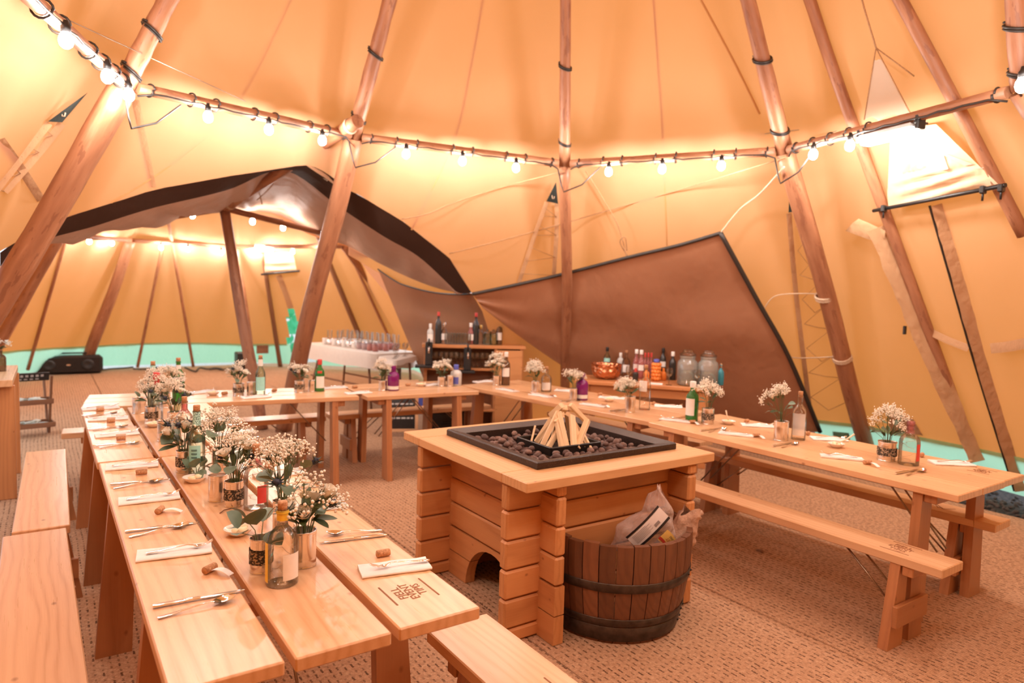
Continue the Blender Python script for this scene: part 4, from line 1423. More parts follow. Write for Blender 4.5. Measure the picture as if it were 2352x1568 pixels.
CORKM = MB().lathe([(.0001, -.022), (.0105, -.0218), (.0115, -.020), (.0118, 0), (.0115, .020), (.0105, .0218), (.0001, .022)], 14, M=Matrix.Rotation(PI / 2, 4, 'Y')).mesh('cork', M['cork'])
def tag_mesh(upright):
    m = MB()
    if upright:
        m.loft([[Vector((x, -.002, z)) for x in (-.024, 0, .024)] for z in (.004, .030)]); m.v = [(x, y - (z - .02) * .4, z) for x, y, z in m.v]
    else:
        N = 10; m.loft([[Vector((.015 + .065 * i / N, y, .006 + .008 * math.sin(PI * i / N) - .006 * i / N)) for i in range(N + 1)] for y in (-.011, .011)])
    return m
TAGF = tag_mesh(False).mesh('name_tag', M['card']); TAGU = tag_mesh(True).mesh('name_card', M['card'])
def cork(label, group, a, b=None, kind='tag', rot=0.0, z=T):
    pa = P(*a, z)
    an = rot
    if b is not None:
        pb = P(*b, z); an = math.atan2(pb.y - pa.y, pb.x - pa.x)
    t = thing('place_cork', label, 'cork', pa + Vector((0, 0, .0125)), an, group)
    if kind == 'tag':
        link('cork', CORKM, t, None, (0, 0, PI / 2)); link('name_tag', TAGF, t, (0, 0, -.006))
    elif kind == 'card':
        link('cork', CORKM, t, None, (0, 0, 0)); link('name_card', TAGU, t, (0, 0, -.006))
    else:
        link('cork', CORKM, t)
    return t
def butter_bowl(label, c, handle=None, z=T, sc=1.0):
    t = thing('butter_bowl', label, 'bowl', P(*c, z), 0, 'white butter bowls on the tables'); t.scale = (sc,) * 3
    MB().lathe([(.0001, 0), (.022, .0005), (.026, .003), (.040, .014), (.048, .024), (.050, .026), (.047, .025), (.038, .016), (.022, .006), (.0001, .005)], 24).obj('bowl', M['ceramic'], t)
    m = MB(); r3 = random.Random(label)
    for i in range(7): m.ball((r3.uniform(-.02, .02), r3.uniform(-.02, .02), .018 + r3.uniform(0, .008)), .014, 7, 5, None, (1, .9, .6), .18, r3)
    m.obj('butter', M['butter'], t)
    if handle is not None:
        m = MB(); m.tube([(0, 0, .016), tuple(handle[i] * .5 for i in range(3)), handle], [.005, .004, .0055], 6)
        o = m.obj('butter_knife', simple('pale_wood', (.85, .66, .46), .5), None, P(*c, z) + Vector((0, 0, .008)))
        tag(o, 'wooden butter knife in ' + label, 'knife')
    return t

# ---- left row, outer places (near to far)
GN, GF, GK, GS, GC = 'white folded napkins', 'forks on napkins', 'table knives', 'dessert spoons', 'name corks'
def nm(side, i): return f'{ORD[i]} from the near end, {side}'
def rowset(side, naps, kns, spn, corks, flipped=False, cork_kinds=None):
    for i, (a, b) in enumerate(naps):
        seat('napkin', NAPKIN, f'folded white napkin, {nm(side, i)}', 'napkin', GN, a, b)
        pa, pb = P(*a, T), P(*b, T); d = pb - pa
        o = link('fork', FORK, None, (pa + pb) / 2 + d * .06 + Vector((0, 0, .0125)), (0, 0, math.atan2(d.y, d.x) + .05 + (PI if flipped else 0)))
        tag(o, f'silver fork on the napkin {nm(side, i)}', 'fork', GF)
    for i, (a, b) in enumerate(kns): seat('knife', KNIFE, f'silver table knife, {nm(side, i)}', 'knife', GK, a, b, flip=flipped)
    for i, (a, b) in enumerate(spn): seat('spoon', SPOON, f'silver spoon, {nm(side, i)}', 'spoon', GS, a, b, flip=flipped)
    for i, c in enumerate(corks): cork(f'name cork, {nm(side, i)}', GC, *c)
rowset('left outer row',
       [((300, 1284), (498, 1260)), ((266, 1157), (418, 1140)), ((240, 1078), (366, 1068)), ((216, 1004), (321, 995)), ((201, 966), (296, 961)), ((190, 942), (271, 936))],
       [((340, 1399), (572, 1356)), ((280, 1225), (462, 1201)), ((248, 1115), (398, 1102)), ((219, 1025), (322, 1017)), ((206, 986), (297, 979)), ((193, 956), (272, 950))],
       [((352, 1424), (548, 1376)), ((288, 1237), (440, 1207)), ((254, 1124), (380, 1105)), ((226, 1030), (323, 1018)), ((212, 990), (295, 980)), ((198, 959), (270, 950))],
       [((482, 1314), (550, 1328), 'tag'), ((367, 1178), (430, 1178), 'tag'), ((325, 1090), (345, 1088), 'card'), ((278, 1011), (292, 1010), 'card'), ((255, 971), (268, 970), 'card'), ((230, 945), (240, 944), 'card')])
# ---- left row, inner places
rowset('left inner row',
       [((812, 1320), (998, 1296)), ((662, 1176), (800, 1160)), ((585, 1098), (694, 1084)), ((540, 1040), (628, 1030)), ((505, 1000), (577, 993)), ((478, 968), (541, 963))],
       [((728, 1250), (893, 1230)), ((640, 1128), (745, 1116)), ((566, 1066), (655, 1054)), ((520, 1018), (598, 1010)), ((490, 982), (556, 976))],
       [((748, 1231), (880, 1219)), ((636, 1120), (735, 1108)), ((560, 1058), (650, 1047)), ((518, 1012), (592, 1004)), ((488, 977), (550, 971))],
       [((880, 1278), (902, 1274), 'plain'), ((716, 1146), (735, 1143), 'plain'), ((620, 1074), (640, 1071), 'card')], True)
# ---- right rows
def perp(c, du=44, slope=-.12):
    return (c[0] - du, c[1] - du * slope), (c[0] + du, c[1] + du * slope)
RF = [(1933, 1052), (1691, 999), (1553, 967), (1364, 932), (1243, 910), (1166, 897)]
RFd = [42, 38, 34, 30, 26, 24]
rowset('right row facing the fire pit', [((c[0] + d, c[1] + 4), (c[0] - d, c[1] - 4)) for c, d in zip(RF, RFd)],
       [((2053, 1090), (2118, 1078)), ((1770, 1027), (1828, 1016)), ((1605, 991), (1665, 983)), ((1400, 945), (1446, 939)), ((1290, 922), (1330, 917))],
       [((2075, 1094), (2128, 1081)), ((1790, 1030), (1836, 1019)), ((1622, 994), (1672, 986)), ((1412, 947), (1452, 942)), ((1298, 924), (1336, 919))],
       [((1992, 1066), (2034, 1080), 'tag'), ((1737, 1003), (1768, 1014), 'tag'), ((1590, 972), (1620, 983), 'tag'), ((1388, 933), (1408, 941), 'tag'), ((1268, 910), (1286, 917), 'tag')])
RB = [(2186, 1066), (1904, 1010), (1740, 979), (1535, 935), (1405, 915), (1302, 899)]
RBd = [46, 42, 36, 32, 28, 24]
rowset('right row facing the canvas', [((c[0] - d, c[1] - 2), (c[0] + d, c[1] + 2)) for c, d in zip(RB, RBd)], [], [],
       [((2117, 1049), None, 'plain', .3), ((1856, 999), None, 'plain', .4), ((1715, 970), None, 'plain', .2), ((1501, 929), None, 'plain', .5), ((1378, 908), None, 'plain', .1)])
# ---- far tables
rowset('far table row', [((440, 904), (492, 899)), ((745, 893), (790, 890)), ((976, 886), (1014, 883)), ((1092, 879), (1130, 876)), ((800, 905), (846, 902)), ((560, 915), (616, 911))], [], [],
       [((516, 906), None, 'plain', .3), ((630, 899), None, 'plain', .6), ((815, 891), None, 'plain', .2), ((937, 886), None, 'plain', .2)])
butter_bowl('white butter bowl between the near flowers and the outer plank', (548, 1228))
butter_bowl('white butter bowl under the eucalyptus leaves, left row', (447, 1107))
butter_bowl('white butter bowl beside the third tin, left row', (353, 980))
butter_bowl('white bowl on the near right table, beside the clear square bottle', (1920, 1027), tuple(sk(.105, .0, .075)))
butter_bowl('white bowl on the right table, by the green bottle', (1673, 974), tuple(sk(-.022, 0, .088)))
butter_bowl('white bowl on the far right table row', (1399, 922))
butter_bowl('white bowl on the far left table', (489, 907))
butter_bowl('white bowl on the far right end table', (967, 887), tuple(sk(.04, 0, .03)))

# ================================================================== BOTTLES
M['g_clear'] = glass('clear_glass', (.97, .95, .92), .14)
M['g_pale'] = glass('pale_green_glass', (.80, .90, .82), .14)
M['g_green'] = glass('green_glass', (.10, .50, .12), .12, opaque=.25)
M['g_purple'] = glass('purple_glass', (.34, .02, .26), .10, opaque=.55)
M['g_brown'] = glass('amber_glass', (.40, .26, .14), .12, opaque=.2)
M['g_frost'] = glass('frosted_glass', (.88, .88, .86), .10, .3, opaque=.6)
M['g_pink'] = glass('pink_glass', (.90, .42, .42), .12, opaque=.25)
M['g_blue'] = glass('blue_glass', (.10, .55, .70), .12, opaque=.5)
M['g_dark'] = glass('dark_glass', (.05, .05, .05), .12, opaque=.6)
M['mint'] = simple('mint_paper', (.36, .74, .68), .6, 0, .05, 60)
M['mint_print'] = simple('mint_print', (.10, .22, .20), .6)
t_ = NT('mint_pattern'); vo = t_.node('TexVoronoi'); t_.lk(t_.coord(), vo.inputs['Vector']); vo.inputs['Scale'].default_value = 230
M['mint_pattern'] = t_.done(t_.bsdf(t_.mix(t_.math('LESS_THAN', vo.outputs['Distance'], .42), (.50, .82, .74), (.06, .14, .13)), .5))
M['yellow'] = simple('yellow_wrap', (.92, .62, .06), .45, 0, .05, 40)
M['orange'] = simple('orange_liquid', (.85, .26, .05), .3, 0, .1, 20)
M['red'] = simple('red_wrap', (.62, .06, .05), .45, 0, .06, 40)
M['blue'] = simple('blue_label', (.10, .12, .48), .5)
M['white_label'] = simple('white_label', (.84, .80, .76), .6, 0, .03, 40)
M['wire'] = simple('fairy_wire', (.72, .60, .46), .3, 1.0)
M['gold'] = simple('gold_cap', (.55, .36, .12), .3, 1.0)
PROF = {  # (radius, height) fractions: radius in units of body radius, height of total
    'round': [(.90, 0), (1, .012), (1, .50), (.97, .56), (.84, .63), (.55, .69), (.36, .73), (.33, .76), (.33, .88), (.40, .885), (.40, .92), (.33, .925), (.30, .93)],
    'tall': [(.92, 0), (1, .01), (1, .55), (.95, .61), (.72, .68), (.50, .74), (.44, .78), (.42, .95), (.46, .955), (.46, .975), (.40, .98)],
    'squat': [(.92, 0), (1, .015), (1.0, .58), (.96, .66), (.78, .73), (.45, .78), (.34, .80), (.33, .92), (.42, .925), (.42, .96), (.33, .965)],
    'wine': [(.92, 0), (1, .01), (1, .60), (.9, .68), (.55, .76), (.40, .80), (.36, .95), (.42, .955), (.42, .985), (.36, .99)],
}
def label_patch(rad, z0, z1, a0, a1, mat, name, parent, off=.0008, tp=1.0):
    m = MB(); N = 10
    m.loft([[Vector(((rad + off) * math.cos(a0 + (a1 - a0) * i / N), (rad + off) * math.sin(a0 + (a1 - a0) * i / N), z)) for i in range(N + 1)] for z in (z0, (z0 + z1) / 2, z1)])
    return m.obj(name, mat, parent)
BOTM = {}
def bottle(label, base, H, R, kind, mat, stop='cork', labels=(), wire=True, z=None, group=None, name='bottle', face=None, n=22, sq=False, water=False, at=None):
    """labels: (z0, z1, width angle, centre angle from the viewer, material)"""
    loc = at if at is not None else P(*base, T if z is None else z)
    t = thing(name, label, 'bottle', loc, 0, group)
    d = CAMP - loc; fa = math.atan2(d.y, d.x)
    key = (kind, round(R, 4), round(H, 3), mat, sq)
    if key not in BOTM:
        pr = [(r * R, h * H) for r, h in PROF[kind]]
        m = MB(); m.lathe([(.0003, .004)] + pr, n)
        if sq:
            v2 = []
            for x, y, zz in m.v:
                if zz < H * .58:
                    a_ = math.atan2(y, x); r_ = math.hypot(x, y)
                    q = 1.0 / max(abs(math.cos(a_)), abs(math.sin(a_)))
                    r_ *= 1 + (q - 1) * .72; x, y = r_ * math.cos(a_) * .92, r_ * math.sin(a_) * .92
                v2.append((x, y, zz))
            m.v = v2
        BOTM[key] = m.mesh('body', M[mat])
    link('body', BOTM[key], t, None, (0, 0, fa + (PI / 4 if False else 0)))
    tz = PROF[kind][-1][1] * H; nr = R * PROF[kind][-1][0]
    if stop == 'cork':
        MB().lathe([(.0001, tz - .012), (nr * .95, tz - .012), (nr * 1.05, tz + .020), (nr * .98, tz + .024), (.0001, tz + .024)], 14).obj('stopper', M['cork'], t)
    elif stop:
        MB().lathe([(nr * 1.25, tz - .030), (nr * 1.32, tz - .028), (nr * 1.32, tz + .010), (nr * 1.2, tz + .014), (.0001, tz + .014)], 14).obj('cap', M[stop], t)
    for (z0, z1, w, ca_, lm, *nmx) in labels:
        zm = (z0 + z1) / 2
        rr_ = R * interp(zm, [h for _, h in PROF[kind]], [r for r, _ in PROF[kind]]) * (1.02 if not sq else 1.10)
        if w > 6:
            m = MB(); m.lathe([(R * interp(zz, [h for _, h in PROF[kind]], [r for r, _ in PROF[kind]]) * 1.03 + .0006, zz * H) for zz in [z0 + (z1 - z0) * i / 5 for i in range(6)]], n)
            m.obj(nmx[0] if nmx else 'neck_wrap', M[lm], t)
        else:
            label_patch(rr_, z0 * H, z1 * H, fa + ca_ - w / 2, fa + ca_ + w / 2, M[lm], nmx[0] if nmx else 'label', t)
    if wire:
        r3 = random.Random(label); pts = []
        for i in range(26):
            w_ = i / 25; a_ = w_ * 15 + r3.uniform(-.4, .4)
            rr_ = R * .70 * (.35 + .65 * abs(math.sin(i * 1.7)))
            if w_ > .72: rr_ *= .25
            pts.append((rr_ * math.cos(a_), rr_ * math.sin(a_), H * (.05 + .74 * w_)))
        m = MB(); m.tube(spline(pts, 60), .0008, 4); m.obj('fairy_light_wire', M['wire'], t)
    return t
GB_ = 'gin bottles on the tables'
bottle('clear round bottle with yellow neck wrap in the near left foreground', (648, 1338), .235, .0455, 'round', 'g_clear', 'cork',
       [(.80, .925, 7, 0, 'yellow'), (.10, .42, 1.15, .62, 'white_label'), (.06, .55, .55, -1.25, 'yellow')], group=GB_)
bottle('clear round bottle with pink neck between the near flowers, left row', (588, 1166), .245, .046, 'round', 'g_clear', 'cork',
       [(.70, .80, 7, 0, 'g_pink'), (.12, .40, .8, .5, 'red')], group=GB_)
b3 = bottle('tall pale green bottle with mint labels, left row', (452, 1090), .300, .036, 'tall', 'g_pale', 'cork',
       [(.76, .965, 7, 0, 'mint_pattern'), (.22, .47, 1.45, -.30, 'mint')], group=GB_)
for i, zz in enumerate((.40, .345, .29)):
    label_patch(.0372, zz * .3 - .004, zz * .3 + .004, math.atan2(-b3.location.y, -b3.location.x) - .62, math.atan2(-b3.location.y, -b3.location.x) + .02, M['mint_print'], 'label_print', b3, .0016)
bottle('clear bottle with coral neck in the middle of the left row', (424, 1016), .245, .044, 'round', 'g_clear', 'cork', [(.68, .86, 7, 0, 'g_pink')], group=GB_)
bottle('slim clear bottle with red neck wrap, far part of the left row', (360, 968), .300, .036, 'tall', 'g_clear', 'red', [(.78, .97, 7, 0, 'red')], group=GB_)
bottle('pale bottle with mint neck behind the white flowers, far left row', (352, 934), .300, .036, 'tall', 'g_pale', 'cork', [(.76, .965, 7, 0, 'mint')], group=GB_)
bottle('big green bottle with white label at the far end of the left row', (410, 922), .300, .042, 'wine', 'g_green', 'cork', [(.50, .62, 5.8, 0, 'white_label'), (.80, .90, 7, 0, 'white_label'), (.26, .46, 2.0, 0, 'g_dark')], group=GB_)
bottle('pale bottle with mint label on the far left table', (598, 908), .300, .038, 'tall', 'g_pale', 'cork', [(.14, .50, 1.9, 0, 'mint'), (.78, .96, 7, 0, 'white_label')], group=GB_)
bottle('green bottle with white label on the far left table, beside a plain tin', (734, 898), .255, .039, 'wine', 'g_green', 'red', [(.12, .50, 1.9, .2, 'white_label'), (.60, .68, 1.0, 0, 'red')], group=GB_)
bottle('purple bottle on the far right end table', (903, 896), .205, .050, 'squat', 'g_purple', 'g_purple', [(.06, .20, 2.2, 0, 'white_label')], wire=False, group=GB_)
bottle('frosted bottle with blue label on the far right end table', (1047, 885), .185, .052, 'squat', 'g_frost', 'blue', [(.10, .45, 1.3, -.2, 'blue')], wire=False, group=GB_)
bottle('amber wine bottle at the far corner where the tables meet', (1161, 884), .300, .040, 'wine', 'g_brown', 'white_label', [(.28, .55, 1.8, 0, 'white_label')], wire=False, group=GB_)
bottle('clear bottle just right of the far table corner', (1254, 899), .215, .048, 'round', 'g_clear', 'cork', [(.10, .40, 1.6, 0, 'white_label')], group=GB_)
bottle('purple bottle on the right row, third flowers from the corner', (1336, 918), .215, .050, 'squat', 'g_purple', 'g_purple', [(.08, .22, 2.2, 0, 'white_label')], wire=False, group=GB_)
bottle('clear square bottle with a hanging white label on the right row', (1480, 940), .345, .046, 'round', 'g_clear', 'cork', [(.42, .66, 1.3, -.4, 'white_label')], sq=True, group=GB_)
bottle('green bottle with white label on the right row, beside a lace tin', (1588, 966), .270, .044, 'wine', 'g_green', 'white_label', [(.16, .60, 1.6, -.45, 'white_label')], group=GB_)
bottle('clear square bottle with dark emblem on the near right table', (1833, 1008), .300, .046, 'round', 'g_clear', 'cork', [(.10, .56, 1.5, 0, 'g_frost', 'etched_panel')], sq=True, group=GB_)
bottle('ridged clear bottle with pink neck on the near right table', (2086, 1066), .240, .052, 'round', 'g_clear', 'g_pink', [(.72, .92, 7, 0, 'g_pink'), (.12, .50, .5, .95, 'red')], group=GB_)

# ================================================================== TINS
t_ = NT('lace'); vo = t_.node('TexVoronoi', feature='DISTANCE_TO_EDGE'); t_.lk(t_.coord(), vo.inputs['Vector']); vo.inputs['Scale'].default_value = 130
n_ = t_.noise(t_.coord(), 150, 2)
M['lace'] = t_.done(t_.bsdf(t_.mix(t_.math('GREATER_THAN', n_, .54), (.045, .036, .026), (.46, .33, .22)), .85, bump=n_, bstr=.8, bdist=.003))
M['tin_gold'] = simple('tin_inside', (.62, .42, .26), .3, 1.0, .1, 20)
TINM = {}
def tin(label, base, H, R, kind='ribbed', z=T, at=None, n=28):
    loc = at if at is not None else P(*base, z)
    t = thing('tin_can', label, 'tin', loc, rnd.uniform(0, 6), 'tin can vases on the tables')
    key = (round(H, 3), round(R, 4), kind)
    if key not in TINM:
        pr = [(.0001, .002), (R * .94, .002), (R * 1.02, .0), (R * 1.02, .003), (R * .985, .005)]
        nr_ = 22 if kind != 'smooth' else 3
        for i in range(nr_ + 1):
            w_ = i / nr_; zz = .006 + (H - .012) * w_
            rib = (1 - .018 * (i % 2)) if (kind != 'smooth' and .15 < w_ < .88) else 1.0
            pr.append((R * rib * .985, zz))
        pr += [(R * 1.02, H - .003), (R * 1.02, H), (R * .96, H), (R * .95, H - .004), (R * .95, .02), (.0001, .02)]
        m = MB(); m.lathe(pr, n); TINM[key] = m.mesh('can', M['tin'])
    link('can', TINM[key], t)
    if kind == 'lace':
        m = MB(); rows = []; r3 = random.Random(label)
        for i in range(7):
            w_ = i / 6
            rows.append([Vector(((R * 1.03 + r3.uniform(.0, .0022)) * math.cos(a), (R * 1.03 + r3.uniform(0, .0022)) * math.sin(a), H * (.27 + .42 * w_) + r3.uniform(-.001, .001))) for a in [2 * PI * k / n for k in range(n)]])
        m.loft(rows, True, True); m.obj('lace_band', M['lace'], t)
    return t

# ================================================================== FLOWERS
def leaf_mat(name, a, b, rough=.5, tr=.0):
    t = NT(name); n = t.noise(t.coord(), 30, 3)
    return t.done(t.bsdf(t.mix(t.math('MULTIPLY', t.rand(), .7), t.ramp(n, [(.3, a), (.7, b)]), tuple(x * .75 for x in a)), rough))
M['euc'] = leaf_mat('eucalyptus', (.115, .175, .115), (.23, .30, .20))
M['leaf'] = leaf_mat('dark_leaf', (.035, .065, .022), (.09, .135, .045))
M['stem'] = leaf_mat('green_stem', (.09, .12, .04), (.16, .19, .07))
M['rose'] = simple('rose_petal', (.92, .85, .74), .55, 0, .05, 40)
M['gyp'] = simple('gypsophila_petal', (.86, .78, .66), .6, 0, .08, 90)
M['thistle'] = leaf_mat('thistle', (.022, .026, .050), (.06, .07, .10), .6)
M['thistle_leaf'] = leaf_mat('thistle_leaf', (.035, .055, .040), (.10, .13, .09), .5)

def rose_mesh(seed, bud=False):
    r3 = random.Random(seed); m = MB()
    lay = ((3, .35, 1.0, .15), (4, .62, .95, .35), (5, .9, .82, .62)) if not bud else ((3, .30, 1.25, .10), (4, .48, 1.2, .16), (4, .60, 1.05, .22))
    for li, (n, rad, h, open_) in enumerate(lay):
        for k in range(n):
            a0 = 2 * PI * k / n + li * .7; wd = 2 * PI / n * .72
            rows = []
            for j in range(5):
                v = j / 4; row = []
                for i in range(5):
                    u = i / 4 * 2 - 1
                    rr_ = rad * (.25 + .75 * math.sin(v * PI * .55)) + open_ * .35 * v ** 3
                    edge = 1 - .18 * abs(u) ** 2 * v
                    a = a0 + u * wd * (.45 + .55 * math.sin(PI * (.15 + .7 * v)))
                    row.append(Vector((rr_ * math.cos(a), rr_ * math.sin(a), h * v * edge * 1.1 - .1)) * .02)
                rows.append(row)
            m.loft(rows)
    return m.mesh('rose', M['rose'])
ROSES = [rose_mesh(1), rose_mesh(2), rose_mesh(3, True)]
def sepal_mesh():
    m = MB()
    for k in range(5):
        a = 2 * PI * k / 5; c, s_ = math.cos(a), math.sin(a)
        m.add([Vector((.007 * c - .004 * s_, .007 * s_ + .004 * c, -.002)), Vector((.007 * c + .004 * s_, .007 * s_ - .004 * c, -.002)), Vector((.017 * c, .017 * s_, .022))], [(0, 1, 2)])
    m.ball((0, 0, -.004), .008, 8, 5)
    return m.mesh('sepal', M['stem'])
SEPAL = sepal_mesh()
def thistle_meshes(seed):
    r3 = random.Random(seed)
    m = MB(); m.ball((0, 0, .004), .010, 8, 6, None, (1, 1, 1.35))
    for i in range(36):
        d = Vector((r3.gauss(0, 1), r3.gauss(0, 1), r3.gauss(.3, 1))).normalized()
        x = d.cross(Vector((.3, .5, .8))).normalized() * .0016; y = d.cross(x).normalized() * .0016
        p = Vector((0, 0, .004)) + d * .009
        m.add([p + x, p - x * .5 + y, p - x * .5 - y, p + d * .007], [(0, 1, 3), (1, 2, 3), (2, 0, 3)])
    head = m.mesh('flower_head', M['thistle'])
    m = MB()
    for i in range(13):
        a = 2 * PI * i / 13 + r3.uniform(-.15, .15); el = r3.uniform(.05, .75); L = r3.uniform(.026, .042)
        d = Vector((math.cos(a) * math.cos(el), math.sin(a) * math.cos(el), math.sin(el))); s_ = d.cross(Vector((0, 0, 1))).normalized()
        up = s_.cross(d)
        pts = [(0, .0008), (.25, .0030), (.45, .0018), (.6, .0026), (.8, .0010), (1, .0001)]
        row1 = [d * (L * q + .004) + s_ * w_ + up * (.004 * q) for q, w_ in pts]; row2 = [d * (L * q + .004) - s_ * w_ + up * (.004 * q) for q, w_ in pts]
        m.loft([row1, row2], False)
    return head, m.mesh('bract', M['thistle_leaf'])
TH = [thistle_meshes(4), thistle_meshes(8)]
def round_leaf(seed, r=.022, point=0.0):
    r3 = random.Random(seed); m = MB(); rows = []
    N = 7
    for i in range(N + 1):
        v = i / N; w_ = math.sin(PI * (v ** (.85 if not point else 1.1))) ** .7 * r * (.92 if not point else .5)
        rows.append([Vector((v * 2 * r * (1 + point), w_ * c, .18 * abs(w_ * c) + .10 * r * math.sin(v * 3) - .22 * r * v * v)) for c in (-1, -.55, 0, .55, 1)])
    m.loft(rows); return m
EUC = [round_leaf(i, .021 + .003 * (i % 3)).mesh('eucalyptus_leaf', M['euc']) for i in range(4)]
DLEAF = [round_leaf(i, .022, .5).mesh('leaf', M['leaf']) for i in range(3)]
def gyp_mesh(seed, n=46, R=.035):
    r3 = random.Random(seed); b = MB(); tw = MB()
    ends = []
    for i in range(6):
        d = Vector((r3.gauss(0, .8), r3.gauss(0, .8), 1.0)).normalized()
        e = d * R * r3.uniform(1.0, 1.7); ends.append(e)
        tw.tube([(0, 0, -.02), e * .5 + Vector((0, 0, -.006)), e], [.0008, .0006, .0004], 3, False)
    for i in range(n):
        e = ends[r3.randrange(6)]
        p = e + Vector((r3.gauss(0, 1), r3.gauss(0, 1), r3.gauss(0, .8))) * R * .30
        b.ball(p, r3.uniform(.0022, .0042), 5, 4, None, (1, 1, 1), .12, r3)
        if i % 3 == 0: tw.tube([e * .75, p], [.0004, .0003], 3, False)
    return b.mesh('gypsophila_spray', M['gyp']), tw.mesh('twig', M['stem'])
GYP = [gyp_mesh(i) for i in range(5)]
GYPD = [gyp_mesh(i + 20, 110, .034) for i in range(3)]

def bouquet(label, top, R, H, nr, ng, nt, ne, nl, seed, dense=False, lean=(0, 0), sc=1.0):
    """bunch of flowers standing in a tin; top = centre of the tin's mouth"""
    r3 = random.Random(seed); t = thing('bouquet', label, 'flowers', top, 0, 'bunches of white flowers in tins')
    sm = MB()
    def head_pos(i, n, lo, hi, spread=1.0):
        a = 2 * PI * (i + r3.random() * .7) / max(1, n) + seed
        el = r3.uniform(lo, hi); r = R * spread * math.cos(el) * r3.uniform(.75, 1.05)
        return Vector((r * math.cos(a) + lean[0], r * math.sin(a) + lean[1], H * (.35 + .62 * math.sin(el)) * r3.uniform(.9, 1.08)))
    def orient(p, tilt=1.0):
        d = Vector((p.x * tilt, p.y * tilt, max(.02, p.z))).normalized()
        return d.to_track_quat('Z', 'Y')
    def put(name, me, p, q, s_=1.0, par=None):
        o = link(name, me, par or t, p); o.rotation_mode = 'QUATERNION'; o.rotation_quaternion = q; o.scale = (s_,) * 3
        return o
    def stem(p): sm.tube([Vector((p.x * .12, p.y * .12, -.06)), Vector((p.x * .4, p.y * .4, p.z * .35)), p], [.0016, .0015, .0013], 4, False)
    for i in range(nr):
        p = head_pos(i, nr, .25, .95, .85); q = orient(p)
        o = put('rose', ROSES[(i + seed) % 3], p, q, r3.uniform(1.15, 1.45) * sc); link('sepal', SEPAL, o); stem(p)
    for i in range(ng):
        p = head_pos(i, ng, .3, 1.4, .8); g = (GYPD if dense else GYP)[(i + seed) % 3]
        o = put('gypsophila_spray', g[0], p, orient(p), r3.uniform(.85, 1.15) * sc); o['kind'] = 'stuff'; link('twig', g[1], o)['kind'] = 'stuff'; stem(p)
    for i in range(nt):
        p = head_pos(i, nt, .2, .9, 1.1); h, b = TH[i % 2]
        o = put('thistle', h, p, orient(p), r3.uniform(.9, 1.2) * sc); link('bract', b, o); stem(p)
    for i in range(ne):
        p = head_pos(i, ne, .0, .8, .95)
        q = Quaternion((0, 0, 1), math.atan2(p.y, p.x) + r3.uniform(-.9, .9)) @ Quaternion((0, 1, 0), r3.uniform(-1.1, .5)) @ Quaternion((1, 0, 0), r3.uniform(-.8, .8))
        put('eucalyptus_leaf', EUC[i % 4], p * .8, q, r3.uniform(.8, 1.2) * sc)
        if i % 2: stem(p * .8)
    for i in range(nl):
        p = head_pos(i, nl, -.1, .6, .55)
        q = Quaternion((0, 0, 1), math.atan2(p.y, p.x) + r3.uniform(-.5, .5)) @ Quaternion((0, 1, 0), r3.uniform(-1.0, .1)) @ Quaternion((1, 0, 0), r3.uniform(-.5, .5))
        put('leaf', DLEAF[i % 3], Vector((p.x * .5, p.y * .5, p.z * .55)), q, r3.uniform(.8, 1.2) * sc)
    sm.obj('stem', M['stem'], t)['kind'] = 'stuff'
    return t

def vase(where, base, H, R, kind, fl=None, z=T, **kw):
    t = tin(('plain tin' if kind == 'smooth' else 'ribbed tin' if kind == 'ribbed' else 'tin with a dark lace band') + (' of flowers ' if fl else ' ') + where, base, H, R, kind, z)
    if fl: bouquet('white flowers in the tin ' + where, t.location + Vector((0, 0, H)), *fl, **kw)
    return t
# near left group
rgt = lambda x, y=0: tuple((side * x + Vector((math.sin(YAW), math.cos(YAW), 0)) * y).to_2d())
vase('at the front left of the near bottle', (600, 1310), .105, .033, 'lace', (.065, .080, 0, 0, 0, 9, 0, 3), lean=rgt(-.025, -.01), sc=1.35)
vase('just behind the near yellow-necked bottle', (696, 1296), .112, .040, 'ribbed', (.080, .125, 4, 4, 3, 4, 14, 5), lean=rgt(.02, -.005), sc=1.25)
vase('behind the near flowers, left row', (650, 1215), .108, .036, 'ribbed', (.115, .175, 0, 13, 3, 3, 4, 41), lean=rgt(.0, 0), sc=1.15)
vase('left of the second lace tin, left row', (500, 1148), .105, .036, 'ribbed', None)
vase('second from the near end, left row', (537, 1160), .100, .035, 'lace', (.085, .150, 3, 7, 4, 6, 9, 9), lean=rgt(.01, .01), sc=1.2)
vase('behind the second lace tin, left row', (505, 1080), .105, .036, 'ribbed', (.095, .140, 0, 11, 1, 4, 4, 13), sc=1.15)
vase('beside the tall mint-labelled bottle, left row', (423, 1082), .100, .034, 'lace', (.080, .135, 4, 2, 5, 3, 12, 17), lean=rgt(-.02, 0), sc=1.15)
tl = bouquet('loose eucalyptus leaves lying at the foot of the mint bottle', P(452, 1094, T) + Vector((0, 0, .02)), .05, .045, 0, 0, 0, 12, 0, 3, sc=1.1)
vase('third plain one, left row', (380, 1011), .110, .041, 'ribbed', None)
vase('behind the third plain tin, left row', (400, 985), .105, .036, 'smooth', (.085, .150, 3, 4, 5, 2, 8, 21), dense=True)
vase('with lace, far part of the left row', (348, 969), .098, .036, 'lace', (.085, .150, 3, 6, 3, 3, 6, 23), dense=True)
vase('at the outer side, far part of the left row', (320, 948), .100, .042, 'smooth', None)
vase('at the far end of the left row', (378, 935), .100, .038, 'smooth', (.10, .16, 4, 7, 2, 2, 4, 27), dense=True)
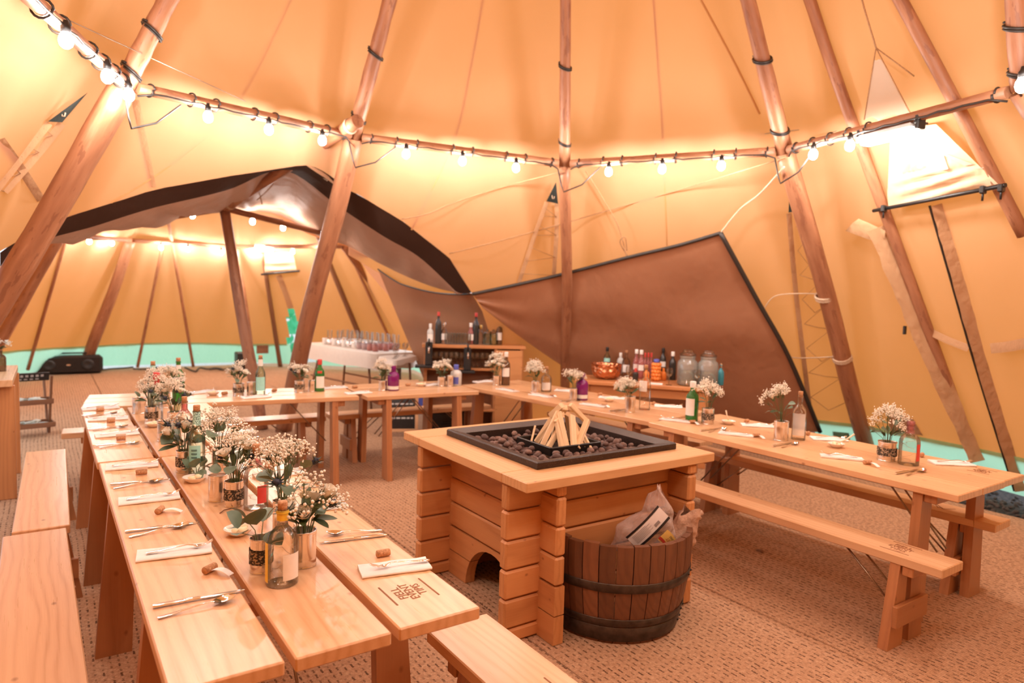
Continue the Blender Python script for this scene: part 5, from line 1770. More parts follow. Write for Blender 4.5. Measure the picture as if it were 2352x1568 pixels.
# far tables
vase('leftmost on the far left table', (548, 908), .095, .040, 'lace', (.085, .135, 7, 3, 1, 2, 9, 31), dense=True)
vase('right of the leftmost flowers, far left table', (577, 907), .105, .034, 'smooth', None)
vase('left of the green bottle, far left table', (688, 900), .095, .040, 'lace', (.085, .125, 6, 3, 3, 2, 8, 33), dense=True)
vase('touching the green bottle, far left table', (717, 898), .090, .034, 'smooth', None)
vase('beside the purple bottle, far right end table', (879, 896), .085, .036, 'ribbed', (.080, .125, 4, 5, 0, 2, 5, 35), dense=True, lean=rgt(-.01))
vase('beside the frosted bottle, far right end table', (1014, 886), .085, .036, 'smooth', (.095, .125, 9, 3, 0, 2, 7, 37), dense=True)
vase('touching the frosted bottle, far right end table', (1034, 887), .100, .030, 'smooth', None)
vase('at the corner where the tables meet', (1140, 884), .090, .036, 'smooth', (.090, .155, 9, 5, 0, 0, 5, 39), dense=True)
# right row
vase('first right of the far corner, right row', (1229, 902), .105, .034, 'smooth', (.095, .115, 6, 6, 0, 0, 4, 51), dense=True, lean=rgt(-.01))
vase('beside the second purple bottle, right row', (1317, 919), .100, .034, 'smooth', (.080, .120, 4, 6, 0, 0, 4, 53), dense=True)
vase('beside the bottle with the hanging label, right row', (1447, 946), .120, .038, 'smooth', (.105, .085, 4, 7, 0, 0, 6, 55), dense=True, lean=rgt(-.035))
vase('beside the green bottle, right row', (1625, 972), .108, .042, 'lace', (.105, .150, 3, 7, 0, 0, 6, 57), dense=True)
vase('beside the square bottle, near right table', (1793, 1010), .120, .044, 'smooth', (.100, .185, 2, 8, 0, 4, 6, 59), dense=True, lean=rgt(-.02))
vase('nearest on the right table', (2036, 1056), .105, .048, 'lace', (.115, .150, 0, 9, 0, 5, 8, 61), dense=True)
# ================================================================== BACKGROUND THINGS
def cone_pts(pxs, n, off=.03, cone=None):
    hp = []
    for u, v in pxs:
        h = (cone or near).hit(u, v, off=off)
        if h: hp.append(h[3])
    return spline(hp, n) if len(hp) > 2 else [hp[0].lerp(hp[1], i / (n - 1)) for i in range(n)]
def ribbon(pxs, w, mat, name, parent=None, n=14, off=.03, cone=None, wob=0.0, th=.004):
    pts = cone_pts(pxs, n, off, cone); r3 = random.Random(str(pxs)); a_, b_ = [], []
    for i, p in enumerate(pts):
        t_ = (pts[min(i + 1, n - 1)] - pts[max(i - 1, 0)]).normalized(); d = (p - CAMP).normalized()
        s_ = t_.cross(d).normalized() * (w / 2 * (1 + r3.uniform(-wob, wob)))
        p = p - d * (r3.uniform(0, wob) * .03)
        a_.append(p + s_); b_.append(p - s_)
    m = MB(); m.loft([a_, [(x + y) / 2 - (x - CAMP).normalized() * th for x, y in zip(a_, b_)], b_])
    return m.obj(name, mat, parent)
def cord(pts, r, mat, name, label=None, cat=None, parent=None, n=20, group=None):
    m = MB(); m.tube(spline(pts, n) if len(pts) > 2 else pts, r, 5)
    o = m.obj(name, mat, parent)
    return tag(o, label, cat, group) if label else o
H1 = lambda u, v, off=.05: near.hit(u, v, off=off)[3]

# seams on the near canvas
seam_mat = cloth('canvas_seam', (.56, .29, .12), .2, (.7, .3, .1), 10, .2)
for pxs in (((676, -20), (545, 235), (400, 372), (255, 465)), ((1112, -20), (1080, 160), (1040, 330), (945, 528)), ((1500, -20), (1512, 150), (1522, 300), (1532, 565)), ((1610, 0), (1690, 150), (1745, 262)),
            ((310, 230), (330, 330), (350, 430)), ((0, 320), (50, 390), (95, 460))):
    ribbon(pxs, .016 if pxs[0][0] != 310 and pxs[0][0] != 0 else .05, seam_mat if pxs[0][0] not in (310, 0) else M['strap'], 'seam', cv1, 20, .02)
for pxs in (((230, 600), (190, 720), (150, 830)), ((480, 620), (455, 720), (440, 800)), ((20, 560), (120, 700), (60, 790))):
    pass
# vent gussets with laced straps
def vent(apex, bl, br, straps, label):
    t = thing('vent_gusset', label, 'vent', H1(*apex, .06))
    o0 = Vector(t.location)
    m = MB(); a, b, c = H1(*apex, .07) - o0, H1(*bl, .09) - o0, H1(*br, .09) - o0
    mid = [(a.lerp(b, i / 4), a.lerp(c, i / 4)) for i in range(5)]
    m.loft([[p, (p + q) / 2 + (CAMP - o0).normalized() * .012, q] for p, q in mid]); m.obj('cloth', M['green_cloth'], t)
    q = (b + c) / 2 + (a - (b + c) / 2) * .25 + (CAMP - o0).normalized() * .02
    R_ = Vector((_r.x, _r.y, 0)) * .012
    m = MB(); m.tube([q - R_ + Vector((0, 0, .02)), q - R_ * .6 - Vector((0, 0, .01)), q + R_ * .6 - Vector((0, 0, .01)), q + R_ + Vector((0, 0, .012))], .004, 6); m.obj('hook', M['white_rope'], t)
    hs_ = []
    for s_ in straps:
        rb = ribbon(s_, .042, M['strap'], 'strap', t, 14, .045); rb.location = -o0
        hs_.append(cone_pts(s_, 9, .05))
    if len(hs_) == 2:
        m = MB()
        for i in range(1, 8): m.tube([hs_[0][i] - o0, hs_[1][min(8, i + (1 if i % 2 else 0))] - o0], .0025, 4)
        m.obj('lacing_cord', M['rope'], t)['kind'] = 'stuff'
    return t
vent((1277, 418), (1255, 462), (1282, 468), (((1256, 464), (1228, 540), (1192, 648)), ((1279, 468), (1278, 540), (1272, 632))), 'dark green triangular vent gusset left of the upright pole')
vent((1815, 412), (1811, 488), (1833, 485), (((1812, 490), (1830, 690), (1862, 955)),), 'dark green triangular vent gusset beside the leaning right pole')
vent((202, 212), (110, 279), (143, 281), (((112, 282), (50, 360), (-20, 450)), ((142, 284), (90, 350), (10, 440))), 'dark green triangular vent gusset high at the left')
# zigzag lacing on the right
m = MB(); r3 = random.Random(2)
for i in range(8):
    v0 = 520 + i * 56; u0 = 1828 + (v0 - 520) * .09; u1 = 1868 + (v0 - 520) * .19
    m.tube([H1(u0, v0), H1((u0 + u1) / 2, v0 + 8 + 22 * (i % 2)), H1(u1, v0 + 12)], .003, 4)
    if i < 7: m.tube([H1(u0 + 4, v0 + 56), H1(u1 - 4, v0 + 14)], .002, 4)
o = m.obj('lacing_cord', M['rope']); tag(o, 'crossed lacing cords on the canvas left of the leaning right pole', 'cord')

# tie ropes
def pole_at(k, v):
    """point on the lower pole k seen at picture height v"""
    lo, hi = 0, 1
    for _ in range(30):
        mid = (lo + hi) / 2
        if proj(J[k].lerp(B[k], mid))[1] < v: lo = mid
        else: hi = mid
    return J[k].lerp(B[k], lo)
tie = lambda p: p + (CAMP - p).normalized() * .06
cord([TR_[39] + (CAMP - TR_[39]).normalized() * .02, H1(1700, 480, .15), H1(1745, 445, .2), tie(J[4] + Vector((0, 0, -.12)))], .008, M['white_rope'], 'tie_rope', 'pale twisted rope holding the top corner of the brown sheet', 'rope')
cord([TR_[23] + (CAMP - TR_[23]).normalized() * .02, H1(1428, 545, .12), H1(1408, 495, .12), H1(1345, 392, .1)], .006, M['rope'], 'tie_rope', 'thin rope holding the middle of the top edge of the brown sheet', 'rope')
cord([H1(1442, 588, .14), H1(1424, 556, .16), H1(1436, 545, .16), H1(1440, 575, .15)], .006, M['rope'], 'rope_loop', 'loop of spare cord hanging above the brown sheet', 'rope')
cord([rowsR[7][-1], H1(1780, 680, .14), H1(1840, 674, .12), tie(pole_at(4, 676))], .0055, M['white_rope'], 'tie_rope', 'upper short tie rope from the sheet edge to the leaning right pole', 'rope')
cord([rowsR[12][-1], H1(1850, 822, .12), tie(pole_at(4, 818))], .0055, M['white_rope'], 'tie_rope', 'lower short tie rope from the sheet edge to the leaning right pole', 'rope')
for v in (676, 818):
    p = pole_at(4, v); ring_on(J[4], B[4], (p - J[4]).length / (B[4] - J[4]).length, .078, .010, .1, 3).obj('knotted_rope', M['white_rope'], None)
for o in [o for o in bpy.data.objects if o.name.startswith('knotted_rope')]:
    tag(o, ('upper' if o.name == 'knotted_rope' else 'lower') + ' pale rope knotted round the leaning right pole', 'rope')
def hemp(u, v, off=.05): return H1(u, v, off)
cord([hemp(922, 503), hemp(985, 490, .1), hemp(1050, 462, .08), hemp(1170, 425), tie(J[3] + Vector((0, 0, -.06)))], .006, M['rope'], 'tie_rope', 'rope from the dark arch band up to the upright pole', 'rope')
cord([hemp(1032, 582), hemp(1120, 560, .1), hemp(1262, 522), hemp(1400, 482, .05), hemp(1560, 436, .05), tie(J[4] + Vector((0, 0, -.05)))], .0055, M['rope'], 'tie_rope', 'long rope from the dark arch band across to the leaning right pole', 'rope')
cord([PY(580, 402, 7.4), PY(595, 440, 7.5), PY(602, 470, 7.6)], .0055, M['white_rope'], 'tie_rope', 'loose pale cord hanging from the link pole, on the left', 'rope')
cord([PY(640, 385, 7.2), PY(625, 425, 7.3), PY(590, 460, 7.6)], .0055, M['white_rope'], 'tie_rope', 'loose pale cord hanging from the link pole, on the right', 'rope')
cord([PY(700, 378, 6.3), PY(725, 396, 6.2), PY(752, 415, 6.1)], .0055, M['white_rope'], 'tie_rope', 'short pale cord end hanging at the arch peak', 'rope')
# thin stay wires
wires = [((40, -8, 2.9), (310, 116, 2.92), (640, 266, 2.92), (800, 326, 2.88)), ((168, -5, 3.5), (205, 62, 3.2), (268, 188, 2.8)), ((1305, 349, 2.95), (1500, 335, 2.95), (1660, 318, 2.95), (1835, 298, 2.95)), ((1870, 325, 2.82), (2100, 215, 3.1), (2360, 102, 3.4))]
wl = ['thin stay wire across the upper left canvas', 'thin stay wire down to the left ring joint', 'thin stay wire above the ring beam behind the brown sheet', 'thin stay wire rising to the right edge of the picture']
for w_, lab in zip(wires, wl): cord([P(*q) for q in w_], .0035, M['rod'], 'stay_wire', lab, 'wire', n=12)

# door flap with logo on the right
fl = thing('door_flap', 'pale rolled door flap with a mountain logo and black bar, right of the strip light', 'flap', H1(2150, 400, .12)); o0 = Vector(fl.location)
def flp(s_, t_):   # s across, t down
    lx = 2046 + (2028 - 2046) * min(1, t_ * 1.2) + 12 * t_; rx = 2150 + (2292 - 2150) * t_
    lv = 300 + (476 - 300) * t_; rv = 285 + (422 - 285) * t_
    sag = .05 * math.sin(PI * s_) * math.sin(PI * t_) * (1 if t_ > .4 else .4) + .018 * math.sin(t_ * 38 + s_ * 5) * (t_ > .62) * math.sin(PI * s_)
    return H1(lx + (rx - lx) * s_, lv + (rv - lv) * s_, .12 + sag)
m = MB(); m.loft([[flp(i / 20, j / 26) - o0 for i in range(21)] for j in range(27)]); m.obj('fabric', M['canvas_pale'], fl)
m = MB(); a, b = H1(2006, 484, .16) - o0, H1(2310, 425, .16) - o0; m.tube([a, b], .014, 8); bar2 = m.obj('black_bar', M['plastic'], fl)
for u, v in ((2030, 479), (2258, 436), (2300, 432)):
    p = H1(u, v, .17) - o0; mm = MB(); mm.board(.05, .03, .05, .006, Matrix.Translation(p)); mm.tube([p, p + Vector((0, 0, -.07))], .007, 5); mm.obj('bar_clamp', M['plastic'], bar2)
M['logo'] = simple('logo_print', (.50, .40, .32), .8)
lm_ = text_mesh('FJELL\nEVENT', .085, M['logo'], 'logo_lettering', align='LEFT')
def on_flap(x, y): # metres on the flap: x right, y up from its middle
    return flp(.16 + x, .54 - y) - (H1(2110, 380, .1) - CAMP).normalized() * .012 - o0
for v in lm_.vertices: v.co = on_flap(v.co.x * 1.15, v.co.y * 1.0)
lgo = link('logo_lettering', lm_, fl)
m = MB()
for poly in (((.44, -.12), (.52, .12), (.58, .12), (.52, -.12)), ((.53, .13), (.57, .13), (.80, -.12), (.70, -.12)), ((.12, -.20), (.86, -.20), (.86, -.19), (.12, -.19)), ((.0, .15), (.5, .15), (.5, .16), (.0, .16))):
    m.add([on_flap(x, y) for x, y in poly], [(0, 1, 2, 3)])
m.obj('logo_mountain', M['logo'], fl)
# gauze triangle hung above the strip light
gz = thing('gauze_hood', 'grey gauze triangle hung by a cord above the right strip light', 'hood', H1(2012, 110, .16)); o0 = Vector(gz.location)
t_ = NT('gauze'); d_ = t_.node('BsdfDiffuse'); d_.inputs[0].default_value = (.50, .46, .42, 1); tr_ = t_.node('BsdfTransparent'); mx = t_.node('MixShader'); mx.inputs[0].default_value = .5
t_.lk(d_.outputs[0], mx.inputs[1]); t_.lk(tr_.outputs[0], mx.inputs[2]); M['gauze'] = t_.done(mx.outputs[0])
a, b, c = Vector((0, 0, 0)), H1(1985, 275, .2) - o0, H1(2092, 262, .2) - o0
m = MB(); m.loft([[a.lerp(b, i / 6).lerp(a.lerp(c, i / 6), k / 6) + Vector((0, 0, .02 * math.sin(k * 2.2) * i / 6)) for k in range(7)] for i in range(1, 7)]); m.obj('gauze', M['gauze'], gz)
m = MB(); m.tube([a, H1(1985, 20, .14) - o0, H1(1970, -40, .12) - o0], .006, 5); m.tube([a, b], .004, 4); m.tube([a, c], .004, 4); m.tube([a, H1(2100, 175, .12) - o0], .004, 4); m.obj('cord', M['rope'], gz)
# zip band, sleeve, straps and patch on the right canvas
zb = ribbon(((2152, 470), (2200, 640), (2262, 860), (2345, 1128)), .075, M['strap'], 'zip_band', None, 26, .05, None, .10)
tag(zb, 'brown zip band running down the right canvas below the black bar', 'zip')
z2 = ribbon(((2135, 472), (2183, 640), (2240, 840), (2330, 1128)), .016, M['cable'], 'zip_edge', zb, 26, .06)
sl_ = ribbon(((2010, 525), (2060, 640), (2110, 760), (2175, 900), (2245, 1060)), .115, M['canvas_sleeve'], 'pole_sleeve', None, 22, .13, None, .16, .03)
tag(sl_, 'pale canvas sleeve hanging over the lower left door pole', 'sleeve')
m = MB(); m.loft([[H1(1942, 530, .12), H1(1990, 548, .14), H1(2030, 560, .12)], [H1(1958, 512, .12), H1(1990, 520, .16), H1(2032, 545, .12)], [H1(1972, 502, .10), H1(1996, 512, .12), H1(2034, 530, .1)]]); m.obj('hood', M['canvas_sleeve'], sl_)
s1_ = ribbon(((2118, 752), (2170, 778), (2225, 800)), .055, M['strap'], 'door_strap', None, 8, .07); tag(s1_, 'brown strap tab left of the zip band', 'strap')
s2_ = ribbon(((2275, 800), (2320, 795), (2370, 785)), .075, M['strap'], 'door_strap', None, 8, .07); tag(s2_, 'brown strap tab right of the zip band', 'strap')
bk = MB(); bk.board(.03, .02, .07, .004, Matrix.Translation(H1(2078, 758, .14))); tag(bk.obj('strap_buckle', M['plastic']), 'black buckle on the pale canvas sleeve', 'buckle')
pt_ = MB(); q = [H1(2036, 945, .03), H1(2097, 962, .03), H1(2120, 1000, .03), H1(2046, 990, .03)]
pt_.loft([[q[0].lerp(q[1], i / 3) for i in range(4)], [q[3].lerp(q[2], i / 3) for i in range(4)]]); tag(pt_.obj('vent_patch', M['strap']), 'brown vent patch on the canvas above the green skirt', 'patch')
pt_ = MB(); q = [H1(1912, 990, .02), H1(1950, 994, .02), H1(1953, 1012, .02), H1(1915, 1008, .02)]; pt_.add(q, [(0, 1, 2, 3)]); tag(pt_.obj('skirt_window', M['plastic']), 'small black square on the mint skirt, right side', 'patch')
# far door flap
ff = thing('door_flap', 'small pale door flap with black bar above the far door slit', 'flap', far_c.hit(645, 600, off=.1)[3]); o0 = Vector(ff.location)
F2_ = lambda u, v, off: far_c.hit(u, v, off=off)[3]
m = MB(); m.loft([[F2_(608 + 0 * j + (672 + 10 * j / 8 - 608) * i / 8, 582 + 44 * j / 8 - 4 * i / 8, .12 + .05 * math.sin(j * 2.0) * math.sin(PI * i / 8)) - o0 for i in range(9)] for j in range(9)]); m.obj('fabric', M['canvas_pale'], ff)
m = MB(); m.tube([F2_(600, 630, .18) - o0, F2_(688, 622, .18) - o0], .02, 6); m.obj('black_bar', M['plastic'], ff)
zb = ribbon(((640, 632), (655, 670), (668, 708)), .10, M['strap'], 'zip_band', None, 10, .05, far_c, .1); tag(zb, 'brown zip band above the door slit of the far tent', 'zip')

# strip of far canvas between the lining and the brown sheet
m = MB(); n_ = 20
m.loft([spline([PY(800, 566, 8.85), PY(870, 603, 8.3), PY(950, 641, 7.7), PY(1020, 665, 7.0), PY(1083, 673, 6.3)], n_), spline([PY(800, 585, 9.0), PY(868, 625, 8.6), PY(930, 662, 8.0), PY(1005, 680, 7.4), PY(1083, 682, 6.5)], n_)])
tag(m.obj('trim_5', M['canvas']), 'narrow strip of tan canvas below the brown lining', None, None, 'structure')

# ---- drinks table
M['bar_wood'] = wood('bar_wood', (.60, .26, .10), (.36, .13, .05), .35, 10, .6)
dA, dB = Vector((5.02, 4.03, 0)), Vector((4.20, 5.02, 0))
dd = (dB - dA).normalized(); dn = Vector((dd.y, -dd.x, 0)); DL = (dB - dA).length
dt = thing('drinks_table', 'orange-brown wooden drinks table behind the right table row, in front of the brown sheet', 'table', (dA + dB) / 2 + dn * .24, math.atan2(dd.y, dd.x))
DZ = .75
MB().board(DL, .50, .035, .004).obj('tabletop', M['bar_wood'], dt, (0, 0, DZ - .0175))
for sy in (-1, 1): MB().board(DL - .16, .022, .09, .002).obj('apron', M['bar_wood'], dt, (0, sy * .19, DZ - .08))
for sx in (-1, 1):
    MB().board(.36, .022, .09, .002, Matrix.Rotation(PI / 2, 4, 'Z')).obj('apron', M['bar_wood'], dt, (sx * (DL / 2 - .09), 0, DZ - .08))
    for sy in (-1, 1): MB().board(.09, .09, DZ - .035, .004).obj('leg', M['bar_wood'], dt, (sx * (DL / 2 - .09), sy * .18, (DZ - .035) / 2))
GD = 'bottles on the drinks table'
def dbot(label, u, v, H, R, kind, mat, stop, labels=(), **kw): return bottle(label, (u, v), H, R, kind, mat, stop, labels, wire=False, z=DZ, group=GD, **kw)
t_ = NT('copper'); vo = t_.node('TexVoronoi'); t_.lk(t_.coord(), vo.inputs['Vector']); vo.inputs['Scale'].default_value = 26
M['copper'] = t_.done(t_.bsdf((.72, .32, .17), .25, 1.0, bump=vo.outputs['Distance'], bstr=1.0, bdist=.02))
cb = thing('copper_bucket', 'wide hammered copper drinks bucket at the left of the drinks table', 'bucket', P(1392, 869, DZ))
MB().lathe([(.0001, 0), (.09, 0), (.12, .02), (.145, .07), (.15, .12), (.148, .14), (.155, .145), (.150, .15), (.142, .14), (.138, .08), (.1, .02), (.0001, .015)], 32).obj('bucket', M['copper'], cb)
for s_ in (-1, 1): MB().tube([Vector((.15 * s_ + .012 * s_ * math.sin(i * PI / 6), .03 - .01 * i, .10 + .01 * math.sin(i * PI / 6))) for i in range(7)], .005, 6).obj('handle', M['copper'], cb)
dbot('teal-labelled bottle behind the copper bucket', 1393, 855, .26, .036, 'wine', 'g_pale', 'plastic', [(.35, .6, 2, 0, 'mint')])
dbot('clear bottle right of the copper bucket', 1437, 862, .255, .042, 'round', 'g_clear', 'cork', [(.15, .45, 1.8, 0, 'white_label')])
dbot('short white bottle behind the copper bucket', 1424, 856, .21, .036, 'squat', 'g_frost', 'white_label')
dbot('tall pink bottle, first of the pink pair', 1460, 866, .275, .034, 'tall', 'g_pink', 'white_label', [(.3, .5, 1.8, 0, 'white_label')])
dbot('tall pink bottle, second of the pink pair', 1471, 869, .278, .034, 'tall', 'g_pink', 'white_label', [(.3, .5, 1.8, 0, 'white_label')])
for i, u in enumerate((1480, 1487, 1494)): dbot(f'slim pink bottle, {ORD[i]} of the row of three', u, 866, .24, .020, 'tall', 'g_pink', 'red')
dbot('dark tall bottle behind the orange jar', 1521, 864, .285, .034, 'wine', 'g_dark', 'plastic', [(.36, .55, 1.8, 0, 'white_label')])
dbot('black bottle with white cap left of the drink dispensers', 1543, 872, .270, .036, 'wine', 'g_dark', 'white_label')
dbot('small orange drink bottle', 1523, 873, .11, .030, 'squat', 'orange', 'orange')
dbot('bright blue bottle at the right end of the drinks table', 1654, 884, .21, .032, 'round', 'g_blue', 'steel')
dbot('small dark bottle in front of the orange jar', 1459, 876, .12, .028, 'squat', 'g_dark', 'red')
dbot('small amber bottle beside the orange jar', 1484, 876, .13, .030, 'squat', 'orange', 'cork')
oj = thing('orange_jar', 'orange bumpy jar with dark blue lid on the drinks table', 'jar', P(1506, 874, DZ))
m = MB(); r3 = random.Random(1)
for j in range(5):
    for k in range(7): m.ball((.030 * math.cos(k * .9 + j * .45), .030 * math.sin(k * .9 + j * .45), .022 + j * .034), .022, 8, 6)
m.obj('jar', M['orange'], oj); MB().lathe([(.0001, .18), (.026, .18), (.028, .185), (.028, .21), (.0001, .215)], 16).obj('lid', M['blue'], oj)
def dispenser(label, u, v):
    t = thing('drink_dispenser', label, 'dispenser', P(u, v, DZ))
    MB().lathe([(.0001, .004), (.086, .004), (.094, .02), (.095, .20), (.088, .225), (.070, .24), (.068, .262), (.074, .265), (.074, .272), (.066, .275)], 26).obj('glass_body', M['g_frost2'], t)
    MB().lathe([(.0001, .276), (.07, .276), (.076, .282), (.074, .296), (.055, .305), (.048, .312), (.05, .325), (.03, .335), (.0001, .336)], 22).obj('lid', M['g_clear'], t)
    m = MB(); m.lathe([(.0001, .006), (.085, .006), (.088, .02), (.088, .14), (.0001, .141)], 22); m.obj('liquid', M['g_pale'], t)
    d = (CAMP - Vector(t.location)); d.z = 0; d.normalize()
    m = MB(); m.tube([d * .09 + Vector((0, 0, .035)), d * .125 + Vector((0, 0, .035)), d * .13 + Vector((0, 0, .018))], .009, 8); m.tube([d * .118 + Vector((0, 0, .035)), d * .118 + Vector((0, 0, .06))], .006, 6); m.obj('tap', M['steel'], t)
M['g_frost2'] = glass('cloudy_glass', (.86, .88, .84), .16, .05, .4, opaque=.22)
dispenser('left glass drink dispenser with lid on the drinks table', 1577, 884); dispenser('right glass drink dispenser with lid, next to the blue bottle', 1624, 887)
# wine glasses on the drinks table
def glass_mesh(H=.16, R=.033, stem=True):
    m = MB()
    if stem: m.lathe([(.0001, .001), (R * .95, .001), (R * .9, .003), (.005, .008), (.004, H * .48), (R * .6, H * .55), (R, H * .72), (R * .97, H * .9), (R * .85, H)], 14)
    else: m.lathe([(.0001, .003), (R * .85, .003), (R * .9, .01), (R, H)], 14)
    return m
WG = glass_mesh().mesh('wine_glass', M['g_clear']); TG = glass_mesh(.12, .036, False).mesh('tumbler', M['g_clear'])
for i, (u, v) in enumerate(((1444, 880), (1536, 884), (1600, 889))):
    o = link('wine_glass', WG, None, P(u, v, DZ)); tag(o, 'empty stemmed glass ' + ('left of the orange jar', 'in front of the white-capped bottle', 'between the two dispensers')[i] + ', drinks table', 'glass', 'glasses on the drinks table')
m = MB(); m.board(.12, .08, .012, .003); o = m.obj('folded_paper', M['card'], None, P(1507, 883, DZ) + Vector((0, 0, .007)), (0, 0, math.atan2(dd.y, dd.x))); tag(o, 'small white folded paper on the front of the drinks table', 'paper')

# ---- bar
bA, bB = Vector((3.30, 6.43, 0)), Vector((4.24, 5.94, 0)); bd = (bB - bA).normalized(); bn = Vector((-bd.y, bd.x, 0)); BL = (bB - bA).length; BZ = 1.0
br = thing('bar_counter', 'wooden bar with glasses on its shelf, behind the far right table', 'bar', (bA + bB) / 2 + bn * .11, math.atan2(bd.y, bd.x))
MB().board(BL + .04, .26, .035, .004).obj('counter', M['bar_wood'], br, (0, 0, BZ - .0175))
MB().board(BL, .24, .025, .003).obj('shelf', M['bar_wood'], br, (0, 0, .74))
MB().board(BL, .24, .025, .003).obj('shelf', M['bar_wood'], br, (0, 0, .30))
MB().board(BL, .012, BZ - .04, .002).obj('back_panel', M['dark_wood'], br, (0, .115, (BZ - .04) / 2))
for i, x in enumerate((-BL / 2 + .02, BL * .22, BL / 2 - .02)): MB().board(.035, .23, BZ - .035, .003).obj('upright', M['bar_wood'], br, (x, 0, (BZ - .035) / 2))
MB().board(BL * .27, .02, BZ - .05, .003).obj('front_panel', M['pit_wood'], br, (BL * .355, -.112, (BZ - .05) / 2))
def on_bar(s_, t_=.11, z=BZ): return bA + bd * (BL * s_) + bn * t_ + Vector((0, 0, z))
GBB = 'glasses and bottles on the bar'
for i, (s_, kd, mat, st, H, lab) in enumerate(((.06, 'wine', 'g_frost', 'white_label', .20, 'white bottle at the left end of the bar top'), (.14, 'wine', 'g_dark', 'red', .33, 'dark wine bottle, left one on the bar top'), (.20, 'tall', 'g_clear', 'steel', .22, 'clear bottle beside the left dark wine bottle'),
        (.52, 'wine', 'g_dark', 'red', .33, 'dark wine bottle, right one on the bar top'), (.47, 'tall', 'g_pink', 'white_label', .22, 'pinkish bottle beside the right dark wine bottle'), (.57, 'tall', 'g_clear', 'gold', .20, 'clear bottle right of the dark wine bottles'), (.76, 'wine', 'g_brown', 'plastic', .27, 'amber bottle at the right end of the bar top'))):
    bottle(lab, None, H, .034, kd, mat, st, [(.2, .5, 1.8, 0, 'white_label')] if i % 2 == 0 else (), wire=False, group='bottles on the bar', at=on_bar(s_, .12))
for r_ in range(2):
    for i in range(8):
        o = link('tumbler', TG, None, on_bar(.235 + .029 * i + r_ * .01, .06 + .085 * r_)); tag(o, f'clear tumbler on the bar top, {ORD[i]} from the left in the ' + ('front', 'back')[r_] + ' row', 'glass', 'tumblers on the bar top')
for r_ in range(2):
    for i in range(12):
        o = link('wine_glass', WG, None, on_bar(.07 + .052 * i, .06 + .09 * r_, .753)); tag(o, f'stemmed glass on the bar shelf, {ORD[i]} from the left in the ' + ('front', 'back')[r_] + ' row', 'glass', 'glasses on the bar shelf')
for i, s_ in enumerate((.64, .70)):
    t = thing('glass_jar', ('left' if i == 0 else 'right') + ' lidded glass jar on the bar top', 'jar', on_bar(s_, .10))
    MB().lathe([(.0001, .003), (.04, .003), (.044, .015), (.044, .11), (.036, .125)], 16).obj('jar', M['g_pale'], t); MB().lathe([(.0001, .126), (.038, .126), (.04, .14), (.012, .15), (.012, .165), (.0001, .168)], 14).obj('lid', M['g_clear'], t)
for s_, dz, lab in ((.05, 0, 'black beer tap unit at the left end of the bar'), (.43, -.05, 'black beer tap unit in the middle of the bar')):
    t = thing('beer_tap', lab, 'beer tap', on_bar(s_, -.09, 0), math.atan2(bd.y, bd.x))
    MB().board(.075, .10, .24, .01).obj('column', M['plastic'], t, (0, 0, BZ + dz - .09)); MB().board(.22, .14, .025, .006).obj('drip_tray', M['plastic'], t, (-.03, -.03, BZ + dz - .22))
    MB().tube([(0, -.05, BZ + dz - .02), (0, -.10, BZ + dz - .02), (0, -.105, BZ + dz - .08)], .010, 8).obj('spout', M['steel'], t); MB().tube([(0, -.05, BZ + dz + .0), (0, -.06, BZ + dz + .07)], .010, 8).obj('handle', M['plastic'], t)

# ---- tables with white cloths in the far tent
def cloth_table(label, cs, z, drop, name='cloth_table', legs=True):
    c0 = sum(cs, Vector()) / 4; c0.z = 0
    t = thing(name, label, 'table', c0)
    pts = [c - c0 for c in cs]; ring = []
    for i in range(4):
        a, b = pts[i], pts[(i + 1) % 4]
        for k in range(8): ring.append(a.lerp(b, k / 8))
    rows = []
    for j, (dz, o_) in enumerate(((0, 0), (-.01, .008), (-drop * .5, .02), (-drop, .03))):
        row = []
        for i, p in enumerate(ring):
            d = Vector((p.x, p.y, 0)).normalized(); f = .010 * math.sin(i * 2.3) * j / 3
            row.append(Vector((p.x, p.y, z + dz + (.01 * math.sin(i * 1.9) if j == 3 else 0))) + d * (o_ + f))
        rows.append(row)
    m = MB(); m.loft(rows, True, True); m.add(rows[0], [tuple(range(len(ring)))]); 
    m.obj('cloth', M['linen_cloth'], t)
    if legs:
        for i in range(4):
            q = pts[i] * .82; MB().tube([Vector((q.x * .75, q.y * .75, z - .01)), Vector((q.x, q.y, 0))], .016, 8).obj('leg', M['dark_wood'], t)
        for (i, k) in ((0, 3), (1, 2)):
            MB().tube([Vector((pts[i].x * .8, pts[i].y * .8, .30)), Vector((pts[k].x * .8, pts[k].y * .8, .30))], .012, 6).obj('brace', M['dark_wood'], t)
    return t
M['linen_cloth'] = simple('table_linen', (.84, .76, .68), .85, 0, .03, 20, .1)
TA, TB_ = P(864, 813, .75), PY(690, 791, 9.9); TB_.z = .75
e1 = (TB_ - TA); nn = Vector((e1.y, -e1.x, 0)).normalized() * .66
cloth_table('long white-clothed table in the far tent, behind the right sloping pole', [TA, TA + nn, TB_ + nn, TB_], .75, .20)
N_, R_2 = P(905, 829, .73), P(956, 817, .73); L_2 = P(868, 817, .73)
e2 = (R_2 - N_)
cloth_table('small white-clothed table left of the bar', [N_, R_2, R_2 + (L_2 - N_) * .9, N_ + (L_2 - N_) * .9], .73, .06)
